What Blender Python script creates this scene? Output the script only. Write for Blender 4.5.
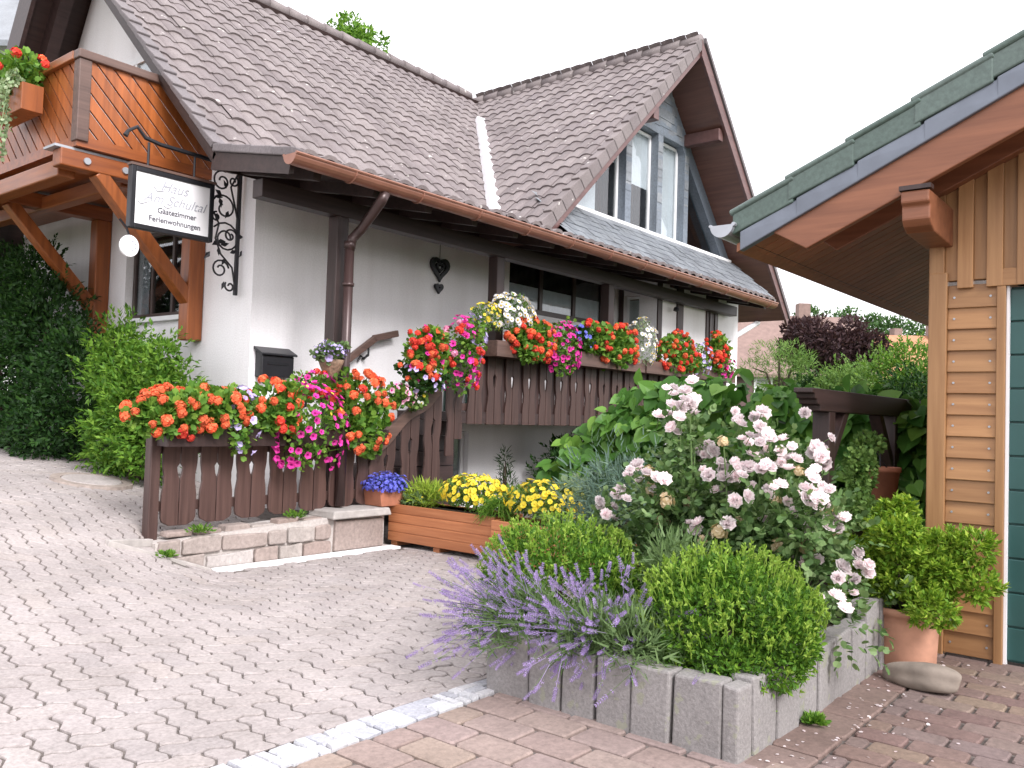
import bpy, bmesh, math, random
import numpy as np
from mathutils import Vector, Matrix, Euler
for o in list(bpy.data.objects): bpy.data.objects.remove(o)
SC = bpy.context.scene
COL = SC.collection
S = 0.8                                    # author units -> metres (measured against door, pavers and letterbox)
rnd = random.Random(7)
PI = math.pi
# ------------------------------------------------------------------ camera
EYE = np.array([0, 0, 1.6])
CR = np.array([0.63190629, -0.77439679, 0.03168665])
CU = np.array([-0.04800614, 0.00169769, 0.9988456])
CF = np.array([0.77355662, 0.63269797, 0.03610301])
FPX = 861.16
cam = bpy.data.cameras.new('camera'); camo = bpy.data.objects.new('camera', cam); COL.objects.link(camo)
camo.matrix_world = Matrix(((CR[0], CU[0], -CF[0], EYE[0]*S), (CR[1], CU[1], -CF[1], EYE[1]*S),
                            (CR[2], CU[2], -CF[2], EYE[2]*S), (0, 0, 0, 1)))
cam.sensor_width = 36; cam.lens = FPX*36/1024; cam.clip_start = .05; cam.clip_end = 2000
SC.camera = camo
# ------------------------------------------------------------------ daylight: bright overcast
SUN_EL, SUN_AZ = math.radians(38), math.radians(-106)       # azimuth of the sun measured from +X
wd = bpy.data.worlds.new('World'); SC.world = wd; wd.use_nodes = True
nt = wd.node_tree; nt.nodes.clear()
n_out = nt.nodes.new('ShaderNodeOutputWorld'); n_bg = nt.nodes.new('ShaderNodeBackground')
sky = nt.nodes.new('ShaderNodeTexSky'); sky.sky_type = 'NISHITA'; sky.sun_disc = False
sky.sun_elevation = SUN_EL; sky.sun_rotation = PI/2 - SUN_AZ; sky.dust_density = 2.5; sky.air_density = 1.0
tc = nt.nodes.new('ShaderNodeTexCoord'); nz = nt.nodes.new('ShaderNodeTexNoise'); nz.inputs['Scale'].default_value = 2.2; nz.inputs['Detail'].default_value = 5
cl = nt.nodes.new('ShaderNodeMapRange'); cl.inputs[1].default_value = .25; cl.inputs[2].default_value = .75; cl.inputs[3].default_value = 8.0; cl.inputs[4].default_value = 10.5
comb = nt.nodes.new('ShaderNodeCombineColor')
mixs = nt.nodes.new('ShaderNodeMix'); mixs.data_type = 'RGBA'; mixs.inputs[0].default_value = .85
sc2 = nt.nodes.new('ShaderNodeMath'); sc2.operation = 'MULTIPLY'; sc2.inputs[1].default_value = .965
nt.links.new(tc.outputs['Generated'], nz.inputs['Vector']); nt.links.new(nz.outputs['Fac'], cl.inputs[0])
nt.links.new(cl.outputs[0], comb.inputs[0]); nt.links.new(cl.outputs[0], sc2.inputs[0]); nt.links.new(sc2.outputs[0], comb.inputs[1]); nt.links.new(cl.outputs[0], comb.inputs[2])
nt.links.new(sky.outputs[0], mixs.inputs[6]); nt.links.new(comb.outputs[0], mixs.inputs[7])
nt.links.new(mixs.outputs[2], n_bg.inputs[0]); n_bg.inputs[1].default_value = .1
nt.links.new(n_bg.outputs[0], n_out.inputs[0])
sl = bpy.data.lights.new('sun', 'SUN'); sl.energy = 1.7; sl.angle = math.radians(22); sl.color = (1, .965, .975)
slo = bpy.data.objects.new('sun', sl); COL.objects.link(slo)
sd = Vector((math.cos(SUN_EL)*math.cos(SUN_AZ), math.cos(SUN_EL)*math.sin(SUN_AZ), math.sin(SUN_EL)))
slo.rotation_euler = sd.to_track_quat('Z', 'Y').to_euler()
SC.view_settings.view_transform = 'Standard'; SC.view_settings.look = 'None'; SC.view_settings.gamma = 1
SC.view_settings.use_curve_mapping = False; SC.view_settings.exposure = 1.3
SC.render.engine = 'CYCLES'
SC.cycles.max_bounces = 8; SC.cycles.transparent_max_bounces = 12
try: SC.cycles.use_denoising = True
except Exception: pass

# ------------------------------------------------------------------ helpers
def at(px, py, X=None, Y=None, Z=None, D=None):
    """a point of the place that lies on the sight line of a picture point, on a given plane or depth"""
    d = CF + (px-512)/FPX*CR - (py-384)/FPX*CU
    if X is not None: t = (X-EYE[0])/d[0]
    elif Y is not None: t = (Y-EYE[1])/d[1]
    elif Z is not None: t = (Z-EYE[2])/d[2]
    else: t = D
    return EYE + t*d
def tag(o, label=None, cat=None, group=None, kind=None):
    if label: o['label'] = label
    if cat: o['category'] = cat
    if group: o['group'] = group
    if kind: o['kind'] = kind
    return o
WORLD0 = {}
def wloc(o): return WORLD0.get(o.name, np.zeros(3))
def thing(name, label, cat, loc=(0, 0, 0), group=None):
    o = bpy.data.objects.new(name, None); COL.objects.link(o)
    o.location = [c*S for c in loc]; o.empty_display_size = .2
    WORLD0[o.name] = np.array(loc, float)
    return tag(o, label, cat, group)
class MB:
    def __init__(s): s.v = []; s.f = []; s.m = []; s.n = 0
    def add(s, v, f, mi=0):
        v = np.asarray(v, float); s.v.append(v); n = s.n
        s.f += [tuple(i+n for i in q) for q in f]; s.m += [mi]*len(f); s.n += len(v); return s
    def box(s, x0, x1, y0, y1, z0, z1, mi=0):
        v = [(x, y, z) for x in (x0, x1) for y in (y0, y1) for z in (z0, z1)]
        return s.add(v, [(0, 1, 3, 2), (4, 6, 7, 5), (0, 4, 5, 1), (2, 3, 7, 6), (0, 2, 6, 4), (1, 5, 7, 3)], mi)
    def hexa(s, q, mi=0):      # 8 points: bottom ring 4, top ring 4
        return s.add(q, [(3, 2, 1, 0), (4, 5, 6, 7), (0, 1, 5, 4), (1, 2, 6, 5), (2, 3, 7, 6), (3, 0, 4, 7)], mi)
    def beam(s, a, b, w, h, up=(0, 0, 1), mi=0):
        a = np.array(a, float); b = np.array(b, float); d = b-a; d /= np.linalg.norm(d)
        up = np.array(up, float); r = np.cross(d, up); r /= np.linalg.norm(r); u = np.cross(r, d)
        q = [p + r*sx*w/2 + u*sy*h/2 for p in (a, b) for sx, sy in ((-1, -1), (1, -1), (1, 1), (-1, 1))]
        return s.hexa(q, mi)
    def tube(s, pts, r, n=8, mi=0, cap=True):
        pts = [np.array(p, float) for p in pts]; k = len(pts); rs = r if hasattr(r, '__len__') else [r]*k
        vs = []; pu = None
        for i, p in enumerate(pts):
            d = pts[min(i+1, k-1)] - pts[max(i-1, 0)]; d = d/(np.linalg.norm(d)+1e-9)
            if pu is None: pu = np.array([0, 0, 1.]) if abs(d[2]) < .9 else np.array([1., 0, 0])
            a = np.cross(d, pu); a /= np.linalg.norm(a)+1e-9; b = np.cross(a, d); pu = b
            for j in range(n):
                t = 2*PI*j/n; vs.append(p + rs[i]*(math.cos(t)*a + math.sin(t)*b))
        f = [(i*n+j, i*n+(j+1) % n, (i+1)*n+(j+1) % n, (i+1)*n+j) for i in range(k-1) for j in range(n)]
        if cap: f += [tuple(range(n-1, -1, -1)), tuple((k-1)*n+j for j in range(n))]
        return s.add(vs, f, mi)
    def lathe(s, prof, c=(0, 0, 0), n=24, mi=0, sq=1.0):
        vs = [(c[0]+r*math.cos(2*PI*j/n), c[1]+sq*r*math.sin(2*PI*j/n), c[2]+z) for r, z in prof for j in range(n)]
        f = [(i*n+j, i*n+(j+1) % n, (i+1)*n+(j+1) % n, (i+1)*n+j) for i in range(len(prof)-1) for j in range(n)]
        return s.add(vs, f, mi)
    def prism(s, poly, fn, w0, w1, mi=0):
        """2-D outline extruded between depths w0 and w1; fn maps (u, v, w) to a point"""
        k = len(poly); v = [fn(u, q, w0) for u, q in poly] + [fn(u, q, w1) for u, q in poly]
        return s.add(v, [tuple(range(k-1, -1, -1)), tuple(range(k, 2*k))] + [(i, (i+1) % k, k+(i+1) % k, k+i) for i in range(k)], mi)
    def inst(s, tv, tf, M, P, mi=0):
        """many copies of a small template inside one part (leaves, needles)"""
        tv = np.asarray(tv, float); N = len(P); k = len(tv)
        if N == 0: return s
        vs = (np.einsum('nij,kj->nki', M, tv) + P[:, None, :]).reshape(-1, 3)
        base = s.n + np.arange(N)*k
        for q in tf:
            q = np.array(q); s.f += list(map(tuple, (base[:, None]+q[None, :]).tolist()))
        s.m += [mi]*(N*len(tf)); s.v.append(vs); s.n += N*k
        return s
    def build(s, name, mats, parent=None, smooth=False, bevel=0, label=None, fixn=True):
        me = bpy.data.meshes.new(name)
        v = np.concatenate(s.v) if s.v else np.zeros((0, 3))
        off = np.zeros(3); p = parent
        while p is not None:
            if p.name in WORLD0: off = WORLD0[p.name]; break
            p = p.parent
        me.from_pydata(((v-off)*S).tolist(), [], s.f)
        if not isinstance(mats, (list, tuple)): mats = [mats]
        for m in mats: me.materials.append(m)
        if len(mats) > 1: me.polygons.foreach_set('material_index', s.m)
        if smooth: me.polygons.foreach_set('use_smooth', [True]*len(me.polygons))
        if fixn and len(me.polygons) < 30000:
            b = bmesh.new(); b.from_mesh(me); bmesh.ops.recalc_face_normals(b, faces=b.faces); b.to_mesh(me); b.free()
        o = bpy.data.objects.new(name, me); COL.objects.link(o)
        if parent is not None: o.parent = parent
        if bevel:
            md = o.modifiers.new('bevel', 'BEVEL'); md.width = bevel*S; md.segments = 2; md.limit_method = 'ANGLE'; md.angle_limit = .6
        if label: o['label'] = label
        me.update()
        return o
def tmesh(name, mb, mats, smooth=False):
    o = mb.build(name, mats, None, smooth); me = o.data; bpy.data.objects.remove(o); return me
def put(name, me, parent, pos, rot=(0, 0, 0), sc=1.0):
    """a copy of a small part sharing its mesh; pos in place coordinates"""
    o = bpy.data.objects.new(name, me); COL.objects.link(o); o.parent = parent
    o.location = [c*S for c in (np.array(pos)-wloc(parent))]
    o.rotation_euler = rot; o.scale = (sc, sc, sc) if not hasattr(sc, '__len__') else sc
    return o
def frames(d, n):
    d = d/(np.linalg.norm(d, axis=1, keepdims=True)+1e-9)
    x = np.cross(d, n); x /= np.linalg.norm(x, axis=1, keepdims=True)+1e-9
    z = np.cross(x, d)
    return np.stack([x, d, z], axis=2)
LEAF = ([(0, 0, 0), (.24, .4, .07), (0, 1, -.05), (-.24, .4, .07)], [(0, 1, 2), (0, 2, 3)])
ROUND = ([(0, 0, 0), (.32, .12, .05), (.46, .5, .1), (.25, .9, .04), (0, .82, 0), (-.25, .9, .04), (-.46, .5, .1), (-.32, .12, .05)], [(0, 1, 2, 3, 4), (0, 4, 5, 6, 7)])
HEART = ([(0, .06, 0), (.22, -.06, .03), (.44, .1, .07), (.48, .4, .1), (.28, .75, .05), (0, 1.04, -.08), (-.28, .75, .05), (-.48, .4, .1), (-.44, .1, .07), (-.22, -.06, .03), (0, .5, -.03)],
         [(0, 1, 2, 3, 10), (10, 3, 4, 5), (10, 5, 6, 7), (0, 10, 7, 8, 9)])
NEEDLE = ([(-.06, 0, 0), (.06, 0, 0), (.05, .6, .02), (0, 1, 0), (-.05, .6, .02)], [(0, 1, 2, 3, 4)])
def rng(seed): return np.random.default_rng(seed)
def unit(a): return a/(np.linalg.norm(a, axis=1, keepdims=True)+1e-9)
def cloud(clumps, n, seed, shell=.55):
    """n points in a set of ellipsoids, mostly near their surface, with outward directions"""
    g = rng(seed); c = np.array([q[:6] for q in clumps], float)
    w = np.array([(q[3]*q[4]+q[4]*q[5]+q[3]*q[5]) for q in clumps]); w /= w.sum()
    k = g.choice(len(c), n, p=w); d = unit(g.normal(size=(n, 3)))
    r = (shell**3 + (1-shell**3)*g.random(n))**(1/3)
    p = c[k, :3] + d*c[k, 3:6]*r[:, None]
    return p, unit(d/c[k, 3:6]*c[k, 3:6].mean(axis=1, keepdims=True)), g
def leaves(mb, clumps, n, size, seed, tm=LEAF, up=.35, jit=.7, shell=.55, zmin=None, mi=0, var=.35, flat=.5, droop=0):
    p, d, g = cloud(clumps, n, seed, shell)
    if zmin is not None:
        k = p[:, 2] > zmin; p, d = p[k], d[k]
    N = len(p)
    dd = unit(d + jit*g.normal(size=(N, 3)) + np.array([0, 0, up-droop]))
    nn = unit(d*(1-flat) + np.array([0, 0, 1.])*flat + .5*g.normal(size=(N, 3)))
    M = frames(dd, nn)*(size*(1+var*g.uniform(-1, 1, N)))[:, None, None]
    return mb.inst(tm[0], tm[1], M, p, mi)
def sprays(mb, clumps, n, seed, size, per=7, length=.2, tm=LEAF, up=.5, mi=0, shell=.7):
    """twigs ending at the crown's edge, each carrying a row of leaves"""
    p, d, g = cloud(clumps, n, seed, shell); ax = unit(d + .5*g.normal(size=(n, 3)) + np.array([0, 0, up]))
    P = []; D = []; Nn = []
    for i in range(per):
        t = i/(per-1); q = p + ax*length*t
        sd_ = unit(np.cross(ax, g.normal(size=(n, 3))))
        P.append(q); D.append(unit(ax*(.5+.6*t) + sd_*(1-.5*t))); Nn.append(unit(ax*.6 + np.array([0, 0, .8]) + .3*g.normal(size=(n, 3))))
    P = np.concatenate(P); D = np.concatenate(D); Nn = np.concatenate(Nn)
    M = frames(D, Nn)*(size*g.uniform(.7, 1.2, len(P)))[:, None, None]
    return mb.inst(tm[0], tm[1], M, P, mi)

# ------------------------------------------------------------------ materials
def newmat(name):
    m = bpy.data.materials.new(name); m.use_nodes = True; t = m.node_tree
    return m, t, t.nodes['Principled BSDF'], t.nodes.new, t.links.new
def ramp(t, fac, stops):
    r = t.nodes.new('ShaderNodeValToRGB'); e = r.color_ramp.elements
    while len(e) < len(stops): e.new(.5)
    for i, (p, c) in enumerate(stops): e[i].position = p; e[i].color = (*c, 1)
    t.links.new(fac, r.inputs[0]); return r.outputs[0]
def coords(t, scale=(1, 1, 1), rot=(0, 0, 0)):
    c = t.nodes.new('ShaderNodeTexCoord'); m = t.nodes.new('ShaderNodeMapping'); m.inputs['Scale'].default_value = scale; m.inputs['Rotation'].default_value = rot
    t.links.new(c.outputs['Object'], m.inputs[0]); return m.outputs[0]
def noise(t, vec, scale, detail=4, rough=.55):
    n = t.nodes.new('ShaderNodeTexNoise'); n.inputs['Scale'].default_value = scale; n.inputs['Detail'].default_value = detail; n.inputs['Roughness'].default_value = rough
    t.links.new(vec, n.inputs['Vector']); return n.outputs['Fac']
def bump(t, b, h, strength, dist=.01):
    n = t.nodes.new('ShaderNodeBump'); n.inputs['Strength'].default_value = strength; n.inputs['Distance'].default_value = dist
    t.links.new(h, n.inputs['Height']); t.links.new(n.outputs[0], b.inputs['Normal'])
def mixc(t, fac, a, b, mode='MIX'):
    m = t.nodes.new('ShaderNodeMix'); m.data_type = 'RGBA'; m.blend_type = mode
    for s_, i in ((fac, 0), (a, 6), (b, 7)):
        if isinstance(s_, (int, float)): m.inputs[i].default_value = s_
        elif isinstance(s_, tuple): m.inputs[i].default_value = (*s_, 1)
        else: t.links.new(s_, m.inputs[i])
    return m.outputs[2]
def island(t): return t.nodes.new('ShaderNodeNewGeometry').outputs['Random Per Island']
def m_leaf(name, stops, rough=.5, trans=.35):
    m, t, b, N, L = newmat(name); f = island(t)
    k = len(stops); c = ramp(t, f, [(i/(k-1), s) for i, s in enumerate(stops)])
    nf = noise(t, coords(t), 3.0, 2)
    c = mixc(t, nf, c, mixc(t, .35, c, (.75, .9, .3), 'MULTIPLY'))
    L(c, b.inputs['Base Color']); b.inputs['Roughness'].default_value = rough; b.inputs['Specular IOR Level'].default_value = .22
    tr = N('ShaderNodeBsdfTranslucent'); L(mixc(t, .5, c, (1, 1, .4), 'MULTIPLY'), tr.inputs[0]); mx = N('ShaderNodeMixShader'); mx.inputs[0].default_value = trans
    L(b.outputs[0], mx.inputs[1]); L(tr.outputs[0], mx.inputs[2]); L(mx.outputs[0], t.nodes['Material Output'].inputs[0])
    return m
def m_petal(name, c1, c2, trans=.3):
    m, t, b, N, L = newmat(name); c = ramp(t, island(t), [(0, c1), (1, c2)])
    oi = N('ShaderNodeObjectInfo'); hs = N('ShaderNodeHueSaturation'); mr = N('ShaderNodeMapRange'); mr.inputs[3].default_value = .75; mr.inputs[4].default_value = 1.15
    L(oi.outputs['Random'], mr.inputs[0]); L(mr.outputs[0], hs.inputs['Value']); L(c, hs.inputs['Color']); c = hs.outputs[0]
    L(c, b.inputs['Base Color']); b.inputs['Roughness'].default_value = .6; b.inputs['Specular IOR Level'].default_value = .2
    tr = N('ShaderNodeBsdfTranslucent'); L(c, tr.inputs[0]); mx = N('ShaderNodeMixShader'); mx.inputs[0].default_value = trans
    L(b.outputs[0], mx.inputs[1]); L(tr.outputs[0], mx.inputs[2]); L(mx.outputs[0], t.nodes['Material Output'].inputs[0])
    return m
def m_wood(name, c1, c2, axis='z', rough=.55, fine=26, isl=.35, bs=.25):
    m, t, b, N, L = newmat(name); sc = {'x': (1.2, fine, fine), 'y': (fine, 1.2, fine), 'z': (fine, fine, 1.2)}[axis]
    v = coords(t, sc); n1 = noise(t, v, 1.0, 5, .6); n2 = noise(t, coords(t), 1.7, 3)
    c = ramp(t, n1, [(.3, c1), (.7, c2)]); c = mixc(t, n2, c, mixc(t, .35, c, (.6, .5, .45), 'MULTIPLY'))
    hs = N('ShaderNodeHueSaturation'); mr = N('ShaderNodeMapRange'); mr.inputs[3].default_value = 1-isl; mr.inputs[4].default_value = 1+isl*.6
    L(island(t), mr.inputs[0]); L(mr.outputs[0], hs.inputs['Value']); L(c, hs.inputs['Color'])
    L(hs.outputs[0], b.inputs['Base Color']); b.inputs['Roughness'].default_value = rough; bump(t, b, n1, bs, .004)
    return m
def m_plain(name, c, rough=.5, metal=0, nscale=8, var=.15, bs=0, spec=.5):
    m, t, b, N, L = newmat(name); n1 = noise(t, coords(t), nscale, 5)
    c2 = tuple(x*(1-var) for x in c); c3 = tuple(min(1, x*(1+var)) for x in c)
    L(ramp(t, n1, [(.3, c2), (.7, c3)]), b.inputs['Base Color']); b.inputs['Roughness'].default_value = rough; b.inputs['Metallic'].default_value = metal
    b.inputs['Specular IOR Level'].default_value = spec
    if bs: bump(t, b, n1, bs, .01)
    return m
def m_stone(name, cols, rough=.85, nscale=40, spots=None, bs=.35):
    m, t, b, N, L = newmat(name); k = len(cols)
    c = ramp(t, island(t), [(i/(k-1), s) for i, s in enumerate(cols)])
    v = coords(t); n1 = noise(t, v, nscale, 6, .65); n2 = noise(t, v, 2.2, 4)
    c = mixc(t, .55, c, ramp(t, n1, [(.3, (.55, .55, .55)), (.7, (1.35, 1.35, 1.35))]), 'MULTIPLY')
    c = mixc(t, .7, c, ramp(t, n2, [(.3, (.74, .73, .72)), (.65, (1.08, 1.08, 1.08))]), 'MULTIPLY')
    if spots:
        n3 = noise(t, v, spots[0], 2); r = ramp(t, n3, [(spots[1], (0, 0, 0)), (spots[1]+.04, (1, 1, 1))]); c = mixc(t, r, c, spots[2])
    L(c, b.inputs['Base Color']); b.inputs['Roughness'].default_value = rough; bump(t, b, n1, bs, .006)
    return m
def m_glass(name, tint=(.02, .022, .026)):
    m, t, b, N, L = newmat(name)
    tr = N('ShaderNodeBsdfTransparent'); tr.inputs[0].default_value = (.84, .87, .88, 1); gl = N('ShaderNodeBsdfGlossy'); gl.inputs['Roughness'].default_value = .03
    lw = N('ShaderNodeLayerWeight'); lw.inputs[0].default_value = .5; pw = N('ShaderNodeMath'); pw.operation = 'POWER'; pw.inputs[1].default_value = 4; L(lw.outputs['Facing'], pw.inputs[0]); ad = N('ShaderNodeMath'); ad.operation = 'MULTIPLY_ADD'; ad.inputs[1].default_value = .75; ad.inputs[2].default_value = .07; L(pw.outputs[0], ad.inputs[0])
    mx = N('ShaderNodeMixShader'); L(ad.outputs[0], mx.inputs[0]); L(tr.outputs[0], mx.inputs[1]); L(gl.outputs[0], mx.inputs[2]); L(mx.outputs[0], t.nodes['Material Output'].inputs[0])
    return m
M = {}
M['stucco'] = m_plain('white_stucco', (.85, .84, .85), .9, 0, 60, .05, .35)
def weathered(m):
    t = m.node_tree; b = t.nodes['Principled BSDF']; lk = b.inputs['Base Color'].links[0]; src = lk.from_socket
    n1 = noise(t, coords(t, (2.6, 2.6, .35)), 1.0, 5, .6); n2 = noise(t, coords(t), .9, 4)
    c = mixc(t, .6, src, ramp(t, n1, [(.35, (.86, .85, .84)), (.58, (1, 1, 1))]), 'MULTIPLY'); c = mixc(t, .6, c, ramp(t, n2, [(.3, (.92, .92, .93)), (.6, (1, 1, 1))]), 'MULTIPLY')
    t.links.new(c, b.inputs['Base Color'])
weathered(M['stucco'])
M['stucco_low'] = m_plain('white_plinth', (.74, .73, .73), .9, 0, 50, .07, .35)
M['tile'] = m_stone('roof_tile', [(.150, .125, .125), (.185, .157, .155), (.205, .176, .172), (.170, .143, .144)], .62, 60, (9, .70, (.5, .48, .45)), .2)
M['verge'] = m_stone('verge_tile', [(.14, .125, .13), (.19, .17, .175)], .7, 50, None, .2)
M['slate'] = m_stone('slate', [(.165, .18, .20), (.20, .22, .24), (.235, .255, .275)], .42, 30, None, .15)
M['slatewall'] = m_stone('slate_wall', [(.13, .155, .19), (.16, .19, .225), (.19, .22, .255)], .5, 30, None, .15)
M['dark'] = m_wood('dark_brown_wood', (.026, .014, .013), (.055, .031, .028), 'z', .5)
M['darkx'] = m_wood('dark_brown_beam', (.024, .013, .012), (.048, .027, .025), 'x', .5)
M['plank'] = m_wood('brown_plank', (.050, .026, .022), (.10, .056, .047), 'z', .5, 30, .25)
M['rail'] = m_wood('rail_wood', (.085, .05, .04), (.165, .10, .08), 'x', .5, 26, .15)
M['orange'] = m_wood('orange_glazed_wood', (.22, .06, .014), (.42, .125, .03), 'z', .42, 18, .25)
M['orangex'] = m_wood('orange_glazed_beam', (.19, .05, .014), (.36, .105, .026), 'x', .4, 18, .25)
M['orangey'] = m_wood('orange_glazed_rail', (.22, .065, .02), (.40, .13, .035), 'y', .4, 18, .25)
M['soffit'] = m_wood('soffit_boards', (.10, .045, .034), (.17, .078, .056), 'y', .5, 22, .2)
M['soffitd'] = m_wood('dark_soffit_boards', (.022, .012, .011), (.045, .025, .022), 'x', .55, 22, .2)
M['barge'] = m_wood('bargeboard', (.10, .052, .05), (.16, .085, .078), 'x', .45, 14, .1)
M['planter'] = m_wood('planter_wood', (.38, .135, .055), (.56, .235, .105), 'y', .45, 26, .18)
M['pine'] = m_wood('garage_pine', (.27, .13, .05), (.42, .225, .095), 'y', .5, 22, .2)
M['pinez'] = m_wood('garage_pine_upright', (.30, .15, .06), (.45, .25, .11), 'z', .5, 22, .25)
M['garbr'] = m_wood('garage_brown', (.19, .068, .032), (.31, .122, .06), 'y', .45, 18, .2)
M['garbx'] = m_wood('garage_brown_soffit', (.30, .115, .055), (.44, .18, .09), 'y', .5, 18, .2)
M['copper'] = m_plain('copper_brown_gutter', (.27, .125, .085), .38, .2, 5, .15)
M['pipe'] = m_plain('brown_downpipe', (.06, .036, .034), .35, .25, 5, .12)
M['zinc'] = m_plain('zinc', (.38, .4, .43), .4, .5, 6, .12)
M['whitemetal'] = m_plain('white_metal', (.82, .82, .84), .4, 0, 6, .04)
M['iron'] = m_plain('black_iron', (.018, .018, .022), .45, .3, 12, .2)
M['frame'] = m_plain('white_window_frame', (.74, .75, .76), .4, 0, 8, .04)
M['dframe'] = m_plain('brown_window_frame', (.05, .032, .028), .4, 0, 8, .1)
M['glass'] = m_glass('window_glass')
M['curtain'] = m_plain('white_curtain', (.8, .8, .82), .9, 0, 3, .05)  # white colour of the sheets set close behind the panes
M['dcurtain'] = m_plain('dim_curtain', (.30, .30, .31), .9, 0, 3, .1)
M['room'] = m_plain('dark_room', (.012, .011, .012), .9)  # near-black colour painting the shade of the unlit rooms behind the panes
M['sign'] = m_plain('sign_white', (.86, .86, .88), .35, 0, 3, .02)
M['ink'] = m_plain('sign_grey_ink', (.36, .37, .42), .5)
M['ink2'] = m_plain('sign_dark_ink', (.1, .1, .12), .5)
M['terra'] = m_plain('terracotta', (.52, .27, .18), .75, 0, 12, .14, .15)
M['terrad'] = m_plain('dark_terracotta', (.36, .14, .08), .7, 0, 12, .14, .1)
M['soil'] = m_plain('soil', (.05, .035, .025), .95, 0, 40, .4, .6)
M['wicker'] = m_plain('wicker', (.2, .13, .085), .8, 0, 40, .4, .7)
M['green'] = m_plain('green_painted_metal', (.02, .075, .07), .4, 0, 4, .08)
M['gtile'] = m_stone('green_roof_tile', [(.065, .105, .088), (.085, .125, .108), (.105, .145, .13)], .35, 40, None, .1)
M['gflash'] = m_plain('blue_grey_flashing', (.15, .17, .205), .4, .3, 6, .12)
M['plastic'] = m_plain('green_plastic', (.07, .13, .11), .4, 0, 6, .08)
M['bark'] = m_plain('bark', (.07, .05, .035), .9, 0, 20, .3, .5)
M['stem'] = m_plain('green_stem', (.1, .17, .05), .7, 0, 20, .2)
M['letterbox'] = m_plain('black_sheet_metal', (.022, .022, .026), .35, .2, 6, .15)
M['paver'] = m_stone('pale_paver', [(.335, .30, .292), (.355, .32, .31), (.343, .308, .298), (.365, .33, .316), (.327, .296, .289), (.362, .322, .304)], .85, 55, None, .25)
M['redpaver'] = m_stone('red_paver', [(.165, .105, .097), (.21, .15, .128), (.185, .138, .132), (.235, .175, .13), (.185, .12, .108), (.215, .16, .135)], .85, 45, None, .3)
M['redpaver2'] = m_stone('rose_paver', [(.24, .178, .162), (.285, .222, .195), (.26, .198, .188), (.295, .232, .188), (.245, .182, .17)], .85, 45, None, .3)
M['sett'] = m_stone('granite_sett', [(.46, .47, .50), (.55, .56, .58), (.36, .37, .41), (.60, .59, .59)], .8, 60, None, .3)
M['granite'] = m_stone('granite_palisade', [(.21, .20, .195), (.28, .265, .26), (.24, .23, .225)], .9, 70, (14, .62, (.25, .25, .2)), .7)
M['wallstone'] = m_stone('wall_stone', [(.30, .245, .22), (.37, .335, .31), (.27, .205, .18), (.34, .305, .28), (.39, .36, .345)], .9, 30, None, .6)
M['mortar'] = m_plain('mortar', (.46, .425, .40), .95, 0, 40, .15, .4)
M['slab'] = m_plain('stone_slab', (.36, .335, .315), .9, 0, 16, .15, .3)
M['boulder'] = m_plain('boulder', (.25, .21, .175), .9, 0, 9, .22, .5)
M['white_line'] = m_plain('white_paint', (.84, .84, .85), .6, 0, 20, .05)
M['rust'] = m_plain('cast_iron_cover', (.30, .25, .22), .7, 0, 20, .25, .3)
def m_ground():
    m, t, b, N, L = newmat('ground_soil'); v = coords(t); n1 = noise(t, v, 30, 6); n2 = noise(t, v, .12, 4)
    near = ramp(t, n1, [(.3, (.09, .077, .07)), (.7, (.18, .155, .14))]); far = ramp(t, n1, [(.3, (.035, .06, .018)), (.7, (.09, .13, .04))])
    c = N('ShaderNodeTexCoord'); sp = N('ShaderNodeVectorMath'); sp.operation = 'LENGTH'; L(c.outputs['Object'], sp.inputs[0])
    mr = N('ShaderNodeMapRange'); mr.inputs[1].default_value = 14; mr.inputs[2].default_value = 17; L(sp.outputs['Value'], mr.inputs[0])
    L(mixc(t, mr.outputs[0], near, far), b.inputs['Base Color']); b.inputs['Roughness'].default_value = .95; bump(t, b, n1, .5, .01); return m
M['ground'] = m_ground()
# foliage
M['box_l'] = m_leaf('box_leaf', [(.045, .115, .015), (.075, .18, .022), (.12, .25, .03), (.21, .36, .045)])
M['box_y'] = m_leaf('box_young_leaf', [(.16, .29, .04), (.25, .39, .06), (.36, .49, .10)])
M['gera_l'] = m_leaf('geranium_leaf', [(.06, .155, .025), (.11, .24, .04), (.17, .32, .055), (.25, .40, .075)])
M['dark_l'] = m_leaf('dark_leaf', [(.015, .045, .012), (.025, .07, .018), (.04, .10, .025), (.055, .13, .03)])
M['hedge_l'] = m_leaf('hedge_leaf', [(.010, .03, .009), (.017, .05, .013), (.027, .075, .018), (.045, .105, .024)])
M['mid_l'] = m_leaf('shrub_leaf', [(.06, .15, .02), (.10, .22, .03), (.15, .29, .04), (.22, .37, .06)])
M['vine_l'] = m_leaf('vine_leaf', [(.04, .12, .025), (.07, .18, .035), (.10, .235, .05), (.14, .29, .06), (.22, .39, .08)], .38)
M['rose_l'] = m_leaf('rose_leaf', [(.07, .13, .05), (.11, .20, .075), (.17, .27, .11), (.26, .36, .18)], .4)
M['blue_l'] = m_leaf('blue_conifer', [(.09, .15, .13), (.15, .23, .20), (.22, .31, .27)], .6)
M['lav_l'] = m_leaf('lavender_leaf', [(.09, .15, .06), (.14, .22, .09), (.2, .29, .14)], .6)
M['yel_l'] = m_leaf('golden_leaf', [(.2, .33, .04), (.33, .45, .06), (.45, .55, .1)], .5)
M['silver_l'] = m_leaf('silver_leaf', [(.2, .29, .16), (.3, .4, .24), (.45, .52, .38)], .6)
M['pot_l'] = m_leaf('azalea_leaf', [(.10, .21, .02), (.18, .32, .035), (.28, .42, .05), (.40, .52, .08)], .45)
M['purple_l'] = m_leaf('copper_leaf', [(.03, .014, .02), (.055, .028, .036), (.085, .045, .052)], .5)
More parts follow.
